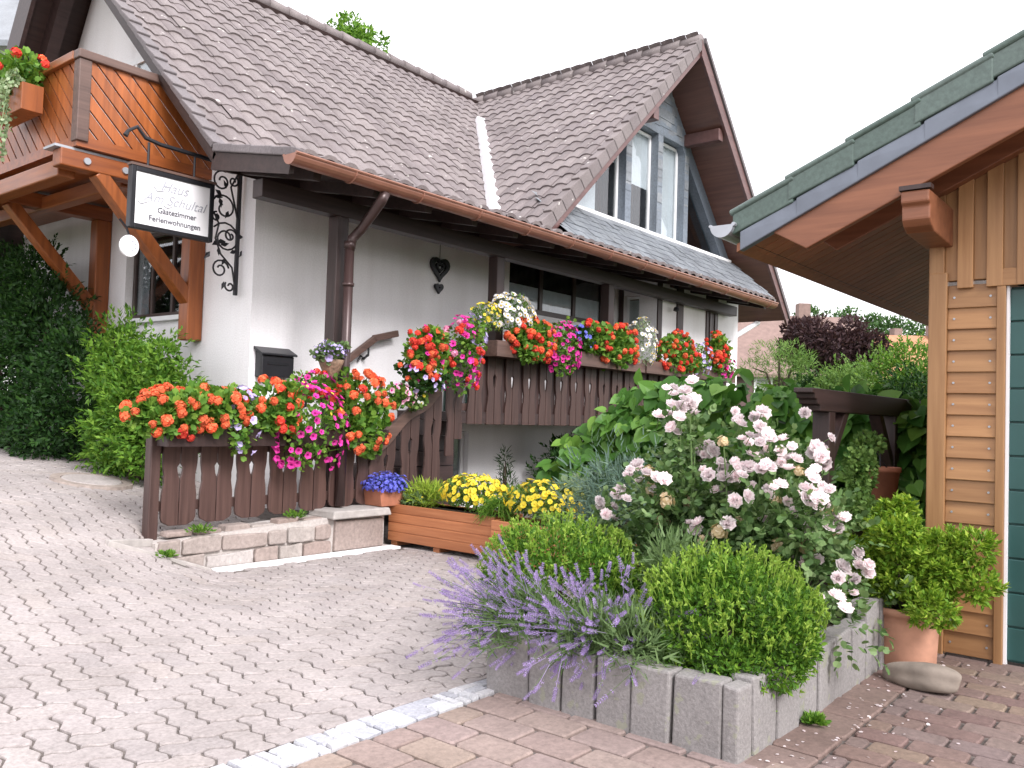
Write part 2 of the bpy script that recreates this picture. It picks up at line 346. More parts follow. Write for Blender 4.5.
M['far_l'] = m_leaf('far_leaf', [(.05, .11, .04), (.08, .16, .06), (.12, .21, .08)], .6)
M['bright_l'] = m_leaf('pale_green_leaf', [(.09, .18, .05), (.15, .26, .07), (.22, .34, .1)], .6)
M['dead'] = m_leaf('faded_petal', [(.58, .42, .27), (.70, .55, .40), (.78, .67, .54)], .8)
# petals
M['p_orange'] = m_petal('orange_petal', (.88, .15, .06), (.94, .27, .12))
M['p_red'] = m_petal('red_petal', (.78, .05, .04), (.9, .13, .08))
M['p_magenta'] = m_petal('magenta_petal', (.62, .02, .27), (.8, .06, .40))
M['p_pink'] = m_petal('pink_petal', (.82, .30, .5), (.9, .5, .64))
M['p_violet'] = m_petal('violet_petal', (.40, .30, .72), (.62, .54, .86))
M['p_blue'] = m_petal('blue_petal', (.09, .10, .52), (.2, .22, .72))
M['p_yellow'] = m_petal('yellow_petal', (.86, .66, .03), (.93, .8, .1))
M['p_white'] = m_petal('white_petal', (.82, .82, .84), (.9, .9, .92))
M['p_rose'] = m_petal('rose_petal', (.965, .84, .86), (.985, .94, .94), .5)
M['p_lav'] = m_petal('lavender_petal', (.27, .19, .42), (.46, .36, .60))
M['p_eye'] = m_petal('flower_eye', (.8, .55, .04), (.85, .65, .08))
M['p_throat'] = m_petal('flower_throat', (.36, .01, .16), (.42, .015, .2))

# ================================================================== GROUND
GH_T = np.linspace(0, 16, 161)
_z = np.interp(GH_T, [2.4, 3.5, 5.05, 5.73, 6.4, 7.0, 7.6, 9, 12, 16], [0, .05, .2, .33, .52, .66, .74, .82, .92, 1.0])
for _ in range(12): _z = np.convolve(np.pad(_z, 2, 'edge'), np.ones(5)/5, 'valid')
GH_Z = _z
def gh(x, y):
    """height of the drive: level court on the right, rising to a terrace at the back left"""
    x = np.asarray(x, float); y = np.asarray(y, float)
    h = np.interp(y - .5*x, GH_T, GH_Z)
    m = np.clip((4.7-x)/1.5, 0, 1); m = m*m*(3-2*m)
    w = np.clip((y-6.7)/1.5, 0, 1); w = w*w*(3-2*w)
    n = np.where(y > 7.95, 1.0, np.clip((4.7-x)/.5, 0, 1))
    h = h*(m+(1-m)*w*n)
    return h
def make_ground():
    xs = np.concatenate([[-400, -150, -60, -25, -12], np.arange(-8, 10.01, .25), [12, 15, 20, 28, 45, 80, 200, 500]])
    ys = np.concatenate([[-400, -150, -50, -15], np.arange(-6, 20.01, .25), [25, 40, 80, 200, 500]])
    v = []; 
    for y in ys:
        for x in xs:
            h = float(gh(x, y)) if (y > 2) else 0.0
            v.append((x, y, h - .006))
    n = len(xs)
    f = [(j*n+i, j*n+i+1, (j+1)*n+i+1, (j+1)*n+i) for j in range(len(ys)-1) for i in range(n-1)]
    return tag(MB().add(v, f).build('ground', M['ground'], None, True), kind='structure')
make_ground()
def stone_poly(mb, pts, hfun, inner, top, edge, low=-.02):
    k = len(pts); c = pts.mean(axis=0)
    q = c + (pts-c)*np.array(inner)
    h0 = hfun(pts[:, 0], pts[:, 1]) if hfun else np.zeros(k); h1 = hfun(q[:, 0], q[:, 1]) if hfun else np.zeros(k)
    v = np.concatenate([np.column_stack([pts, h0+low]), np.column_stack([pts, h0+edge]), np.column_stack([q, h1+top])])
    f = [tuple(2*k+i for i in range(k))] + [(r*k+i, r*k+(i+1) % k, (r+1)*k+(i+1) % k, (r+1)*k+i) for r in (0, 1) for i in range(k)]
    mb.add(v, f)
def make_court():
    U = .150; A = .105; g = .056; rot = math.radians(-9); cs, sn = math.cos(rot), math.sin(rot); mb = MB(); k4 = np.arange(4)/4
    rr = rng(3)
    def rect(x0, y0, x1, y1):
        nx = 8 if x1-x0 > 1.5 else 4; ny = 8 if y1-y0 > 1.5 else 4
        a = np.linspace(x0, x1, nx, False); b = np.linspace(y0, y1, ny, False); c = np.linspace(x1, x0, nx, False); d = np.linspace(y1, y0, ny, False)
        return np.array([(p, y0) for p in a]+[(x1, p) for p in b]+[(p, y1) for p in c]+[(x0, p) for p in d])
    for i in range(-70, 110):
        for j in range(0, 150):
            vv = (i-j) % 4
            if vv == 0: r = (i, j, i+2, j+1)
            elif vv == 3: r = (i, j, i+1, j+2)
            else: continue
            cx, cy = (r[0]+r[2])/2*U, (r[1]+r[3])/2*U; X = cx*cs - cy*sn; Y = cx*sn + cy*cs
            if not (-1.8 < X < 7.75 and 3.30 < Y < 15): continue
            if (7.38 < Y < 7.95 and X > 4.60) or (7.50 < Y < 7.95 and X > 4.20): continue
            if Y > 7.9 and X > 5.95: continue
            if X < -.2 and Y < 3.1: continue
            p = rect(r[0]+g, r[1]+g, r[2]-g, r[3]-g)
            w = np.column_stack([p[:, 0] + A*np.sin(2*PI*p[:, 1]), p[:, 1] + A*np.sin(2*PI*p[:, 0])])*U
            w = np.column_stack([w[:, 0]*cs - w[:, 1]*sn, w[:, 0]*sn + w[:, 1]*cs])
            w[:, 1] = np.maximum(w[:, 1], 3.415)
            dz = rr.normal()*.0018
            stone_poly(mb, w, gh, (.95, .95), .007+dz, .001+dz)
    return tag(mb.build('courtyard_paving', M['paver'], fixn=False), kind='structure')
make_court()
def make_red():
    mb = MB(); mb2 = MB(); rr = rng(5)
    def stone(m, x0, y0, x1, y1):
        j = rr.normal(size=8)*.004; g = .009; c = .014
        x0 += g; y0 += g; x1 -= g; y1 -= g
        p = np.array([(x0+c, y0), (x1-c, y0), (x1, y0+c), (x1, y1-c), (x1-c, y1), (x0+c, y1), (x0, y1-c), (x0, y0+c)]) + j.reshape(8, 1)*.6
        dz = rr.normal()*.002
        stone_poly(m, p, None, (.93, .95), .014+dz, .006+dz)
    x = .4; k = 0                                      # large rose-coloured stones left of the bed
    while x < 3.86:
        w = .225; y = 3.18 - (.18 if k % 2 else 0)
        if k % 2: stone(mb2, x, y, x+w, 3.18)
        while y > -1.5:
            l = .345; stone(mb2, x, y-l, x+w, y); y -= l
        x += w; k += 1
    x = 3.80; k = 0                                    # narrower stones towards the garage
    while x < 6.72:
        w = .165; y = 1.9 - (.14 if k % 2 else 0) 
        while y > -2.6:
            l = .28 + rr.normal()*.004
            if x < 6.1 and y-l > 1.40: y -= l; continue
            if x > 3.82: stone(mb, x, y-l, x+w, min(y, 1.45) if x < 6.1 else y)
            y -= l
        x += w; k += 1
    x = 3.86
    while x < 6.0:
        stone(mb, x, 1.452, x+.34, 1.72); x += .34
    tag(mb2.build('rose_paving', M['redpaver2'], fixn=False), kind='structure')
    tag(mb.build('red_paving', M['redpaver'], fixn=False), kind='structure')
make_red()
def make_setts():
    mb = MB(); rr = rng(9); x = .2
    while x < 4.05:
        w = .06 + .10*rr.random()
        cuts = [3.195, 3.405] if rr.random() < .22 else [3.195, 3.30+rr.normal()*.02, 3.405] if rr.random() < .7 else [3.195, 3.265, 3.335, 3.405]
        for a, b in zip(cuts[:-1], cuts[1:]):
            p = np.array([(x+.006, a+.006), (x+w-.006, a+.006), (x+w-.006, b-.006), (x+.006, b-.006)]) + rr.normal(size=(4, 2))*.005
            stone_poly(mb, p, None, (.9, .9), .018+rr.normal()*.003, .008)
        x += w
    tag(mb.build('cobble_edging', M['sett'], fixn=False), kind='structure')
make_setts()
tag(MB().box(4.67, 7.08, 7.40, 7.56, -.02, .022).build('white_edge_strip', M['white_line']), kind='structure')
tag(MB().box(4.4, 7.1, 7.555, 7.75, -.02, .012).build('gravel_margin', M['mortar']), kind='structure')

# ================================================================== HOUSE
house = thing('guest_house', 'white rendered two storey house with brown tiled roofs and a slate clad gable', 'house', (6, 9, 0))
WX, WY = 6.0, 9.0
fY = lambda y0: (lambda u, v, w: (u, y0-w, v))         # facade facing the court
fX = lambda x0: (lambda u, v, w: (x0-w, u, v))         # facade facing the drive
def boxm(mb, fn, u0, u1, v0, v1, w0, w1, mi=0):
    return mb.hexa([fn(u0, v0, w0), fn(u1, v0, w0), fn(u1, v0, w1), fn(u0, v0, w1), fn(u0, v1, w0), fn(u1, v1, w0), fn(u1, v1, w1), fn(u0, v1, w1)], mi)
def wall_holes(mb, fn, u0, u1, v0, v1, holes, depth=.25):
    us = sorted({u0, u1, *[h[0] for h in holes], *[h[1] for h in holes]}); vs = sorted({v0, v1, *[h[2] for h in holes], *[h[3] for h in holes]})
    for a, b in zip(us[:-1], us[1:]):
        for c, d in zip(vs[:-1], vs[1:]):
            if any(h[0] <= a and b <= h[1] and h[2] <= c and d <= h[3] for h in holes): continue
            boxm(mb, fn, a, b, c, d, -depth, 0)
def window(parent, fn, u0, u1, v0, v1, mull=(), frame='frame', fw=.07, w=-.12, backings=(), name='window', back=True):
    f = MB()
    for a, b, c, d in ((u0, u1, v0, v0+fw), (u0, u1, v1-fw, v1), (u0, u0+fw, v0+fw, v1-fw), (u1-fw, u1, v0+fw, v1-fw)): boxm(f, fn, a, b, c, d, w-.05, w)
    for m_ in mull: boxm(f, fn, m_-fw*.45, m_+fw*.45, v0+fw, v1-fw, w-.05, w-.003)
    fo = f.build(name, M[frame], parent, bevel=.006)
    g = MB(); boxm(g, fn, u0+fw*.6, u1-fw*.6, v0+fw*.6, v1-fw*.6, w-.034, w-.028); g.build('pane', M['glass'], fo)
    for a, b, c, d, mt in backings:
        g = MB(); n = max(3, int((b-a)/.05))
        pts = [(a+(b-a)*i/n, .012*math.sin(i*1.9)) for i in range(n+1)]
        v = [fn(u, q, w-.055+z*.6) for u, z in pts for q in (c, d)]
        v += [fn(u, q, w-.06+z*.6) for u, z in pts for q in (c, d)]
        o_ = 2*(n+1)
        g.add(v, [(2*i, 2*i+2, 2*i+3, 2*i+1) for i in range(n)] + [(o_+2*i, o_+2*i+1, o_+2*i+3, o_+2*i+2) for i in range(n)]); g.build('curtain', M[mt], fo, fixn=False)
    if back:
        g = MB(); boxm(g, fn, u0, u1, v0, v1, w-.5, w-.45); g.build('dark_interior', M['room'], fo)  # flat sheet with the room's shade put into its colour
    return fo
GFX = fX(WX); LFY = fY(WY)
BAYX, BAYY, HX1 = 14.2, 8.15, 17.75
mb = MB()
wall_holes(mb, LFY, WX+.25, BAYX, -.3, 4.4, [(10.85, 13.85, 3.33, 4.36), (9.32, 9.98, .2, 1.33)])
wall_holes(mb, GFX, 9.0, 15.8, -.3, 4.5, [(10.5, 12.15, 2.78, 4.02)])
# gable above the ground floor, under the two roof planes
zr_near = lambda y: 4.47+.94*(y-8.67); zr_far = lambda y: 8.9-1.6*(y-13.38)
mb.prism([(9.1, 4.5), (15.7, 4.5), (13.38, 8.4)], GFX, -.25, 0)
# bay on the right of the balcony
wall_holes(mb, fY(BAYY), BAYX, HX1, -.3, 4.6, [])
wall_holes(mb, fX(BAYX), BAYY+.25, WY, -.3, 4.6, [(8.52, 8.86, 1.6, 3.98)], .12)
mb.box(HX1-.25, HX1, BAYY+.25, 18, -.3, 4.4)
mb.build('wall', M['stucco'], house)
# timber framing strips on the bay and wind chime post
g = MB(); boxm(g, fY(BAYY), 14.2, 14.36, 1.6, 4.2, 0, .03); boxm(g, fY(BAYY), 14.96, 15.2, 1.6, 4.2, 0, .03); boxm(g, fY(BAYY), 16.2, 16.72, 1.6, 4.2, 0, .03)
boxm(g, fX(BAYX), 8.88, 8.98, 1.6, 4.2, 0, .03)
g.build('timber_framing', M['dark'], house, bevel=.005)
window(house, fY(BAYY+.0), 16.32, 16.6, 2.6, 3.9, (), 'dframe', .05, .05, (), 'narrow_window', False)
window(house, fX(BAYX), 8.53, 8.85, 1.62, 3.96, (), 'frame', .05, -.06, (), 'glass_door')
window(house, LFY, 10.86, 13.84, 3.34, 4.35, (11.86, 12.86), 'dframe', .1, -.1, ((10.95, 13.75, 3.4, 3.82, 'curtain'), (10.95, 13.75, 3.82, 4.3, 'room')), 'veranda_window')  # lower sheet white; upper sheet near-black, painted as the unlit room
window(house, LFY, 9.34, 9.96, .22, 1.31, (), 'frame', .06, -.08, ((9.4, 9.62, .3, 1.25, 'curtain'), (9.64, 9.92, .3, 1.25, 'dcurtain')), 'basement_window')
window(house, GFX, 10.52, 12.13, 2.8, 4.0, (11.05, 11.6), 'dframe', .06, -.1, ((11.75, 12.1, 2.86, 3.95, 'dcurtain'),), 'ground_floor_window')
g = MB(); boxm(g, GFX, 10.42, 12.22, 2.72, 2.78, 0, .08); g.build('window_sill', M['frame'], house)
window(house, GFX, 11.4, 12.75, 5.3, 6.55, (12.05,), 'frame', .08, .05, ((11.5, 12.0, 5.4, 6.5, 'dcurtain'),), 'balcony_window', False)

# ---------------- roofs
TW, TG = .27, .315
def tiles(mb, fn, nu, nv, clip=None, seed=0, amp=.019, wave=True, tw=TW, tg=TG, lift=.034, stag=False, drop=.026):
    rr = rng(seed); K = 8
    for j in range(nv):
        for i in range(nu):
            o_ = .5*tw*(j % 2) if stag else 0
            u0 = i*tw + o_; v0 = j*tg
            if clip and not clip(u0+tw/2, v0+tg/2): continue
            jz = rr.normal()*.003; jv = rr.normal()*.006; P = []
            ks = range(K+1) if wave else (0, 1)
            for r_ in range(3):
                for k in ks:
                    t = k/(K if wave else 1); u = u0 + tw*(t*.985+.0075)
                    p = amp*(math.sin(2*PI*(t-.12)) + .25*math.sin(4*PI*t)) if wave else 0
                    if r_ == 0: v_, w_ = v0+jv, p+lift+jz-drop
                    elif r_ == 1: v_, w_ = v0+jv, p+lift+jz
                    else: v_, w_ = v0+tg+.03, p*.98+.012+jz
                    P.append(fn(u, v_, w_))
            n = len(ks); mb.add(P, [(r_*n+k, r_*n+k+1, (r_+1)*n+k+1, (r_+1)*n+k) for r_ in (0, 1) for k in range(n-1)])
XV = 5.2
def slope_fn(p0, du, dv):
    p0 = np.array(p0, float); du = np.array(du, float); dv = np.array(dv, float); du /= np.linalg.norm(du); dv /= np.linalg.norm(dv); w = np.cross(du, dv)
    if w[2] < 0: w = -w
    return lambda u, v, h: tuple(p0 + du*u + dv*v + w*h)
CGX, CGZ, CGY, CGL, CGR = 14.70, 8.86, 7.63, .935, 1.05      # cross gable: ridge X and height, verge Y, left and right pitch
cg_z = lambda x: CGZ - (CGL*(CGX-x) if x < CGX else CGR*(x-CGX))
main_fn = slope_fn((XV+.1, 8.67, 4.47), (1, 0, 0), (0, 1, .94))
mb = MB(); sl_len = math.hypot(13.38-8.67, 8.9-4.47)
def main_clip(u, v):
    p = main_fn(u, v, 0); return p[0] < 15 and cg_z(p[0]) < p[2]+.35
tiles(mb, main_fn, 37, int(sl_len/TG)+1, main_clip, 1)
roof = mb.build('main_roof', M['tile'], house, fixn=False)
# body under the tiles and far slope
g = MB(); g.add([(XV+.05, 8.67, 4.44), (14.6, 8.67, 4.44), (14.6, 13.38, 8.87), (XV+.05, 13.38, 8.87), (XV+.05, 8.67, 4.25), (14.6, 8.67, 4.25), (14.6, 13.38, 8.68), (XV+.05, 13.38, 8.68)],
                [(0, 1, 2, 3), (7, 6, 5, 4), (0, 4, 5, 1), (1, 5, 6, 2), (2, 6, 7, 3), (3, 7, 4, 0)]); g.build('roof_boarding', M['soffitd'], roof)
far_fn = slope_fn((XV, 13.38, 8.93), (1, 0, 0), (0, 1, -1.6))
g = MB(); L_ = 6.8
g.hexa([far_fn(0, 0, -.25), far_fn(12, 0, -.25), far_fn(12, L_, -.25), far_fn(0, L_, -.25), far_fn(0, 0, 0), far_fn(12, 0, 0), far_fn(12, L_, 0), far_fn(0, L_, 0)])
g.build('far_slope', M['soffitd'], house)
g = MB(); g.hexa([far_fn(-.05, 0, -.42), far_fn(.01, 0, -.42), far_fn(.01, L_, -.42), far_fn(-.05, L_, -.42), far_fn(-.05, 0, .04), far_fn(.01, 0, .04), far_fn(.01, L_, .04), far_fn(-.05, L_, .04)])
g.hexa([far_fn(.3, 0, -.5), far_fn(.48, 0, -.5), far_fn(.48, L_, -.5), far_fn(.3, L_, -.5), far_fn(.3, 0, -.25), far_fn(.48, 0, -.25), far_fn(.48, L_, -.25), far_fn(.3, L_, -.25)])
g.build('bargeboard', M['darkx'], house)
# verge tiles of the steep slope
vf = slope_fn((XV, 8.67, 4.47), (1, 0, 0), (0, 1, .94)); g = MB()
for j in range(int(sl_len/TG)+1):
    v0 = j*TG; g.hexa([vf(-.03, v0, .0), vf(.14, v0, .0), vf(.14, v0+TG+.04, -.01), vf(-.03, v0+TG+.04, -.01), vf(-.035, v0, .085), vf(.14, v0, .085), vf(.14, v0+TG+.04, .05), vf(-.035, v0+TG+.04, .05)])
g.build('verge_tiles', M['verge'], roof, bevel=.012)
g = MB(); g.hexa([vf(.0, -.1, -.085), vf(.06, -.1, -.085), vf(.06, sl_len, -.085), vf(.0, sl_len, -.085), vf(.0, -.1, -.012), vf(.06, -.1, -.012), vf(.06, sl_len, -.012), vf(.0, sl_len, -.012)]); g.build('verge_board', M['soffitd'], roof)
g = MB()
for i in range(22):                                      # ridge tiles
    x0 = XV+i*.42; g.tube([(x0, 13.38, 8.93), (x0+.44, 13.38, 8.915)], [.13, .115], 10)
g.build('ridge_tiles', M['tile'], roof, True)
# eaves roof over the balcony (lower pitch), its tiles and soffit
EY, EZ, EX1 = 7.2, 4.17, 17.2
ev_fn = slope_fn((XV+.1, EY-.02, EZ), (1, 0, 0), (0, 1.47, .30))
g = MB(); tiles(g, ev_fn, 45, 4, None, 4, tg=.39, lift=.06, drop=.045, amp=.026); g.build('eaves_tiles', M['tile'], house, fixn=False)
g = MB(); q = lambda u, v, w: ev_fn(u, v, w)
g.hexa([q(0, .02, -.07), q(12.05, .02, -.07), q(12.05, 1.75, -.07), q(0, 1.75, -.07), q(0, .02, -.005), q(12.05, .02, -.005), q(12.05, 1.75, -.005), q(0, 1.75, -.005)])
for i in range(15):                                      # rafters
    u = .25+i*.83; g.hexa([q(u, .1, -.2), q(u+.1, .1, -.2), q(u+.1, 1.8, -.2), q(u, 1.8, -.2), q(u, .1, -.07), q(u+.1, .1, -.07), q(u+.1, 1.8, -.07), q(u, 1.8, -.07)])
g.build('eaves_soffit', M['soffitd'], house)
g = MB()
for j in range(4):
    a = j*.37; g.hexa([q(-.13, a, -.04), q(.03, a, -.04), q(.03, a+.38, -.04), q(-.13, a+.38, -.04), q(-.13, a, .055), q(.03, a, .055), q(.03, a+.38, .045), q(-.13, a+.38, .045)])
g.build('eaves_verge_tiles', M['verge'], house, bevel=.012)
g = MB(); g.hexa([q(-.1, .03, -.22), q(-.04, .03, -.20), q(-.04, 1.5, -.24), q(-.1, 1.5, -.24), q(-.1, .03, -.045), q(-.04, .03, -.045), q(-.04, 1.5, -.045), q(-.1, 1.5, -.045)]); g.build('eaves_board', M['soffitd'], house)
g = MB(); g.box(5.35, BAYX+3, 7.92, 8.1, 3.86, 4.06); g.box(6.0, BAYX, 8.86, 8.995, 4.22, 4.46); g.build('eaves_beam', M['darkx'], house, bevel=.008)
for x in (6.47, 9.36, 12.28):
    MB().box(x-.085, x+.085, 7.92, 8.09, 1.5 if x > 8 else .4, 3.86).build('post', M['dark'], house, bevel=.01)
# gutter: half round, with beads, straps and end cap
def gutter(mb, a, b, r, mi=0, n=10, th=.012):
    a = np.array(a, float); b = np.array(b, float); d = b-a; d /= np.linalg.norm(d); s_ = np.cross(d, (0, 0, 1)); s_ /= np.linalg.norm(s_); up = np.array([0, 0, 1.])
    vs = []
    for p in (a, b):
        for rr_ in (r, r-th):
            for i in range(n+1):
                t = PI*i/n; vs.append(p + s_*math.cos(t)*rr_ - up*math.sin(t)*rr_)
    k = n+1; f = []
    for i in range(n): f += [(i, i+1, 2*k+i+1, 2*k+i), (k+i, 3*k+i, 3*k+i+1, k+i+1)]
    f += [(0, 2*k, 3*k, k), (n, k+n, 3*k+n, 2*k+n)]
    mb.add(vs, f, mi)
    mb.add([a+s_*math.cos(PI*i/n)*r-up*math.sin(PI*i/n)*r for i in range(k)], [tuple(range(k))], mi)
    mb.tube([a+s_*r, b+s_*r], .016, 6, mi); mb.tube([a-s_*r, b-s_*r], .012, 6, mi)
g = MB(); gutter(g, (5.12, EY-.06, 4.13), (EX1+.05, EY-.06, 4.09), .105)
for i in range(12):
    x = 5.9+i*1.0; g.tube([(x, EY-.06+.108*math.cos(t), 4.125-.108*math.sin(t)-(x-5)*.003) for t in np.linspace(0, PI, 9)], .011, 5)
gut = g.build('gutter', M['copper'], house, fixn=False)
dp = at(350, 240, Y=7.78); g = MB(); px0 = at(385, 203, Y=7.14)
g.tube([(px0[0], 7.14, 4.02), (px0[0]-.03, 7.16, 3.93), (dp[0]+.1, 7.70, dp[2]+.14), (dp[0]+.02, 7.76, dp[2]+.02), (dp[0], 7.78, dp[2]-.12)], .058, 12)
g.tube([(dp[0], 7.78, dp[2]-.08), (dp[0], 7.78, .5)], .056, 12); g.tube([(dp[0], 7.78, dp[2]-.02), (dp[0], 7.78, dp[2]-.1)], .068, 12); g.tube([(dp[0], 7.78, dp[2]-.5), (dp[0], 7.78, dp[2]-.54)], .068, 12)
g.build('downpipe', M['pipe'], gut, True)
# ---------------- cross gable
cl_len = math.hypot(1, CGL)
cgl_fn = slope_fn((9.9, CGY, cg_z(9.9)), (0, 1, 0), (1, 0, CGL))
def cg_clip(u, v):
    p = cgl_fn(u, v, 0); zm = 4.47+.94*(p[1]-8.67)
    return p[0] < CGX+.05 and p[2] > zm-.3
g = MB(); tiles(g, cgl_fn, 25, int((CGX-9.9)*cl_len/TG)+1, cg_clip, 2); g.build('gable_roof', M['tile'], house, fixn=False)
cgp = lambda x, y, w: (x, y, cg_z(x)+w)
g = MB(); g.add([cgp(9.95, CGY+.02, -.03), cgp(CGX, CGY+.02, -.03), cgp(CGX, 13.2, -.03), cgp(9.95, 13.2, -.03), cgp(9.95, CGY+.02, -.28), cgp(CGX, CGY+.02, -.28), cgp(CGX, 13.2, -.28), cgp(9.95, 13.2, -.28)],
                [(0, 1, 2, 3), (7, 6, 5, 4), (0, 4, 5, 1), (1, 5, 6, 2), (2, 6, 7, 3), (3, 7, 4, 0)])
XR = 19.1
g.add([cgp(CGX, CGY+.02, -.03), cgp(XR, CGY+.02, -.03), cgp(XR, 13.2, -.03), cgp(CGX, 13.2, -.03), cgp(CGX, CGY+.02, -.28), cgp(XR, CGY+.02, -.28), cgp(XR, 13.2, -.28), cgp(CGX, 13.2, -.28)],
      [(0, 1, 2, 3), (7, 6, 5, 4), (0, 4, 5, 1), (1, 5, 6, 2), (2, 6, 7, 3), (3, 7, 4, 0)])
g.build('gable_soffit', M['soffit'], house)
cgr_fn = slope_fn((XR+.05, CGY, cg_z(XR+.05)), (0, 1, 0), (-1, 0, CGR))
g = MB(); tiles(g, cgr_fn, 21, int((XR-CGX)*math.hypot(1, CGR)/TG)+1, None, 6); g.build('gable_roof_far_side', M['tile'], house, fixn=False)
g = MB()
for i in range(14):
    y0 = CGY-.02+i*.42; g.tube([(CGX, y0, CGZ+.0), (CGX, y0+.44, CGZ-.015)], [.13, .115], 10)
g.build('gable_ridge_tiles', M['tile'], house, True)
g = MB(); n = int((CGX-9.9)*cl_len/TG)+1
for j in range(n):
    v0 = j*TG; v1 = min(v0+TG+.04, (CGX-9.9)*cl_len)
    g.hexa([cgl_fn(-.03, v0, -.14), cgl_fn(.13, v0, -.14), cgl_fn(.13, v1, -.14), cgl_fn(-.03, v1, -.14), cgl_fn(-.03, v0, .085), cgl_fn(.13, v0, .085), cgl_fn(.13, v1, .05), cgl_fn(-.03, v1, .05)])
g.build('gable_verge_tiles', M['tile'], house, bevel=.012)
g = MB()
g.hexa([(CGX, CGY-.035, CGZ-.3), (XR+.1, CGY-.035, cg_z(XR+.1)-.3), (XR+.1, CGY+.02, cg_z(XR+.1)-.3), (CGX, CGY+.02, CGZ-.3), (CGX, CGY-.035, CGZ+.02), (XR+.1, CGY-.035, cg_z(XR+.1)+.02), (XR+.1, CGY+.02, cg_z(XR+.1)+.02), (CGX, CGY+.02, CGZ+.02)])
g.hexa([(10.0, CGY+.0, cg_z(10.0)-.32), (CGX, CGY+.0, CGZ-.32), (CGX, CGY+.03, CGZ-.32), (10.0, CGY+.03, cg_z(10.0)-.32), (10.0, CGY+.0, cg_z(10.0)-.12), (CGX, CGY+.0, CGZ-.12), (CGX, CGY+.03, CGZ-.12), (10.0, CGY+.03, cg_z(10.0)-.12)])
g.build('gable_bargeboard', M['barge'], house, bevel=.006)
g = MB(); g.hexa([(CGX+.1, CGY-.07, CGZ-.02), (XR+.15, CGY-.07, cg_z(XR+.15)-.08), (XR+.15, CGY+.1, cg_z(XR+.15)-.08), (CGX+.1, CGY+.1, CGZ-.02), (CGX+.1, CGY-.07, CGZ+.09), (XR+.15, CGY-.07, cg_z(XR+.15)+.07), (XR+.15, CGY+.1, cg_z(XR+.15)+.07), (CGX+.1, CGY+.1, CGZ+.09)]); g.build('gable_verge_capping', M['verge'], house, bevel=.01)
g = MB(); gutter(g, (XR+.1, CGY-.03, cg_z(XR)-.06), (XR+.1, 12, cg_z(XR)-.08), .1); g.build('side_gutter', M['zinc'], house, fixn=False)
dq = at(737, 352, Y=8.3); g = MB(); g.tube([(XR+.1, 8.3, cg_z(XR)-.16), (XR+.05, 8.3, cg_z(XR)-.3), (HX1+.12, 8.3, cg_z(XR)-.75), (HX1+.08, 8.3, cg_z(XR)-.9), (HX1+.08, 8.3, .2)], .06, 10); g.build('white_downpipe', M['whitemetal'], house, True)
for x, z in ((13.2, 6.15), (15.75, 5.9)):
    zz = cg_z(x)-.42
    MB().box(x-.09, x+.09, CGY+.05, 8.5, zz-.12, zz+.12).build('purlin', M['barge'], house, bevel=.01)
# slate gable wall with recessed windows
GY = 8.45; zt = lambda x: cg_z(x)-.3; SILL = 5.17; REC = .22
F = fY(GY); g = MB()
topz = 7.2
xl = CGX-(CGZ-.3-topz)/CGL; xr = CGX+(CGZ-.3-topz)/CGR
g.prism([(xl, topz), (xr, topz), (CGX, CGZ-.3)], F, -REC-.1, 0)
for a, b in ((13.46, 13.66), (14.62, 14.81), (15.71, 15.89)): boxm(g, F, a, b, SILL, topz, -REC, 0)
# sloping frames closing the two triangular windows
def slopebar(side, t):
    x0 = CGX + side*(CGZ-.3-topz)/(CGL if side < 0 else CGR); x1 = CGX + side*(CGZ-.3-SILL)/(CGL if side < 0 else CGR)
    g.prism([(x0, topz), (x1, SILL), (x1-side*t, SILL), (x0-side*t, topz)], F, -REC, -.006)
slopebar(-1, .26); slopebar(1, .4)
boxm(g, F, 11.3, 17.9, SILL-.5, SILL, -REC, 0)
g.build('slate_gable_wall', M['slatewall'], house)
g = MB(); sf = slope_fn((xl, GY-.012, topz), (1, 0, 0), (0, -.01, 1)); tiles(g, sf, int((xr-xl)/.22)+1, 9, lambda u, v: abs(xl+u-CGX) < (CGZ-.38-topz-v)/1.01, 8, wave=False, tw=.22, tg=.17, lift=.018, stag=True, drop=.012)
for a, b in ((13.46, 13.66), (14.62, 14.81), (15.71, 15.89)):
    if a < 13.5: g.build('gable_slates', M['slate'], house, fixn=False)
    g = MB(); pf = slope_fn((a+.005, GY-.008, SILL), (1, 0, 0), (0, -.005, 1)); tiles(g, pf, 1, 11, None, int(a*7), wave=False, tw=b-a-.01, tg=.168, lift=.016, drop=.01); g.build('pilaster_slates', M['slate'], house, fixn=False)
zw = SILL+.02; wb = fY(GY+REC-.06)
def tri_window(pts, nm, cur, mt='curtain'):
    f = MB(); k = len(pts); c = np.mean(pts, axis=0)
    inn = [tuple(c+(np.array(p)-c)*.9) for p in pts]
    for i in range(k): j = (i+1) % k; f.prism([pts[i], pts[j], inn[j], inn[i]], wb, -.05, .0)
    fo = f.build(nm, M['frame'], house, bevel=.005)
    h = MB(); h.prism([tuple(c+(np.array(p)-c)*.95) for p in pts], wb, -.034, -.028); h.build('pane', M['glass'], fo)
    h = MB(); h.prism(cur, wb, -.07, -.065); h.build('curtain', M[mt], fo)
    h = MB(); h.prism(pts, wb, -.5, -.45); h.build('dark_interior', M['room'], fo)  # sheet painted near-black in place of the shaded room
tri_window([(11.2, zw), (13.46, zw), (13.46, topz-.02), (13.1, topz-.02)], 'gable_window', [(11.3, zw+.05), (12.8, zw+.05), (12.8, 6.35), (13.4, 6.35), (13.4, topz-.1), (13.15, topz-.1)])
window(house, wb, 13.66, 14.62, zw, topz-.02, (), 'frame', .06, 0, ((13.7, 14.58, 6.1, topz-.08, 'curtain'), (13.7, 13.9, zw+.08, 6.1, 'curtain')), 'gable_window')
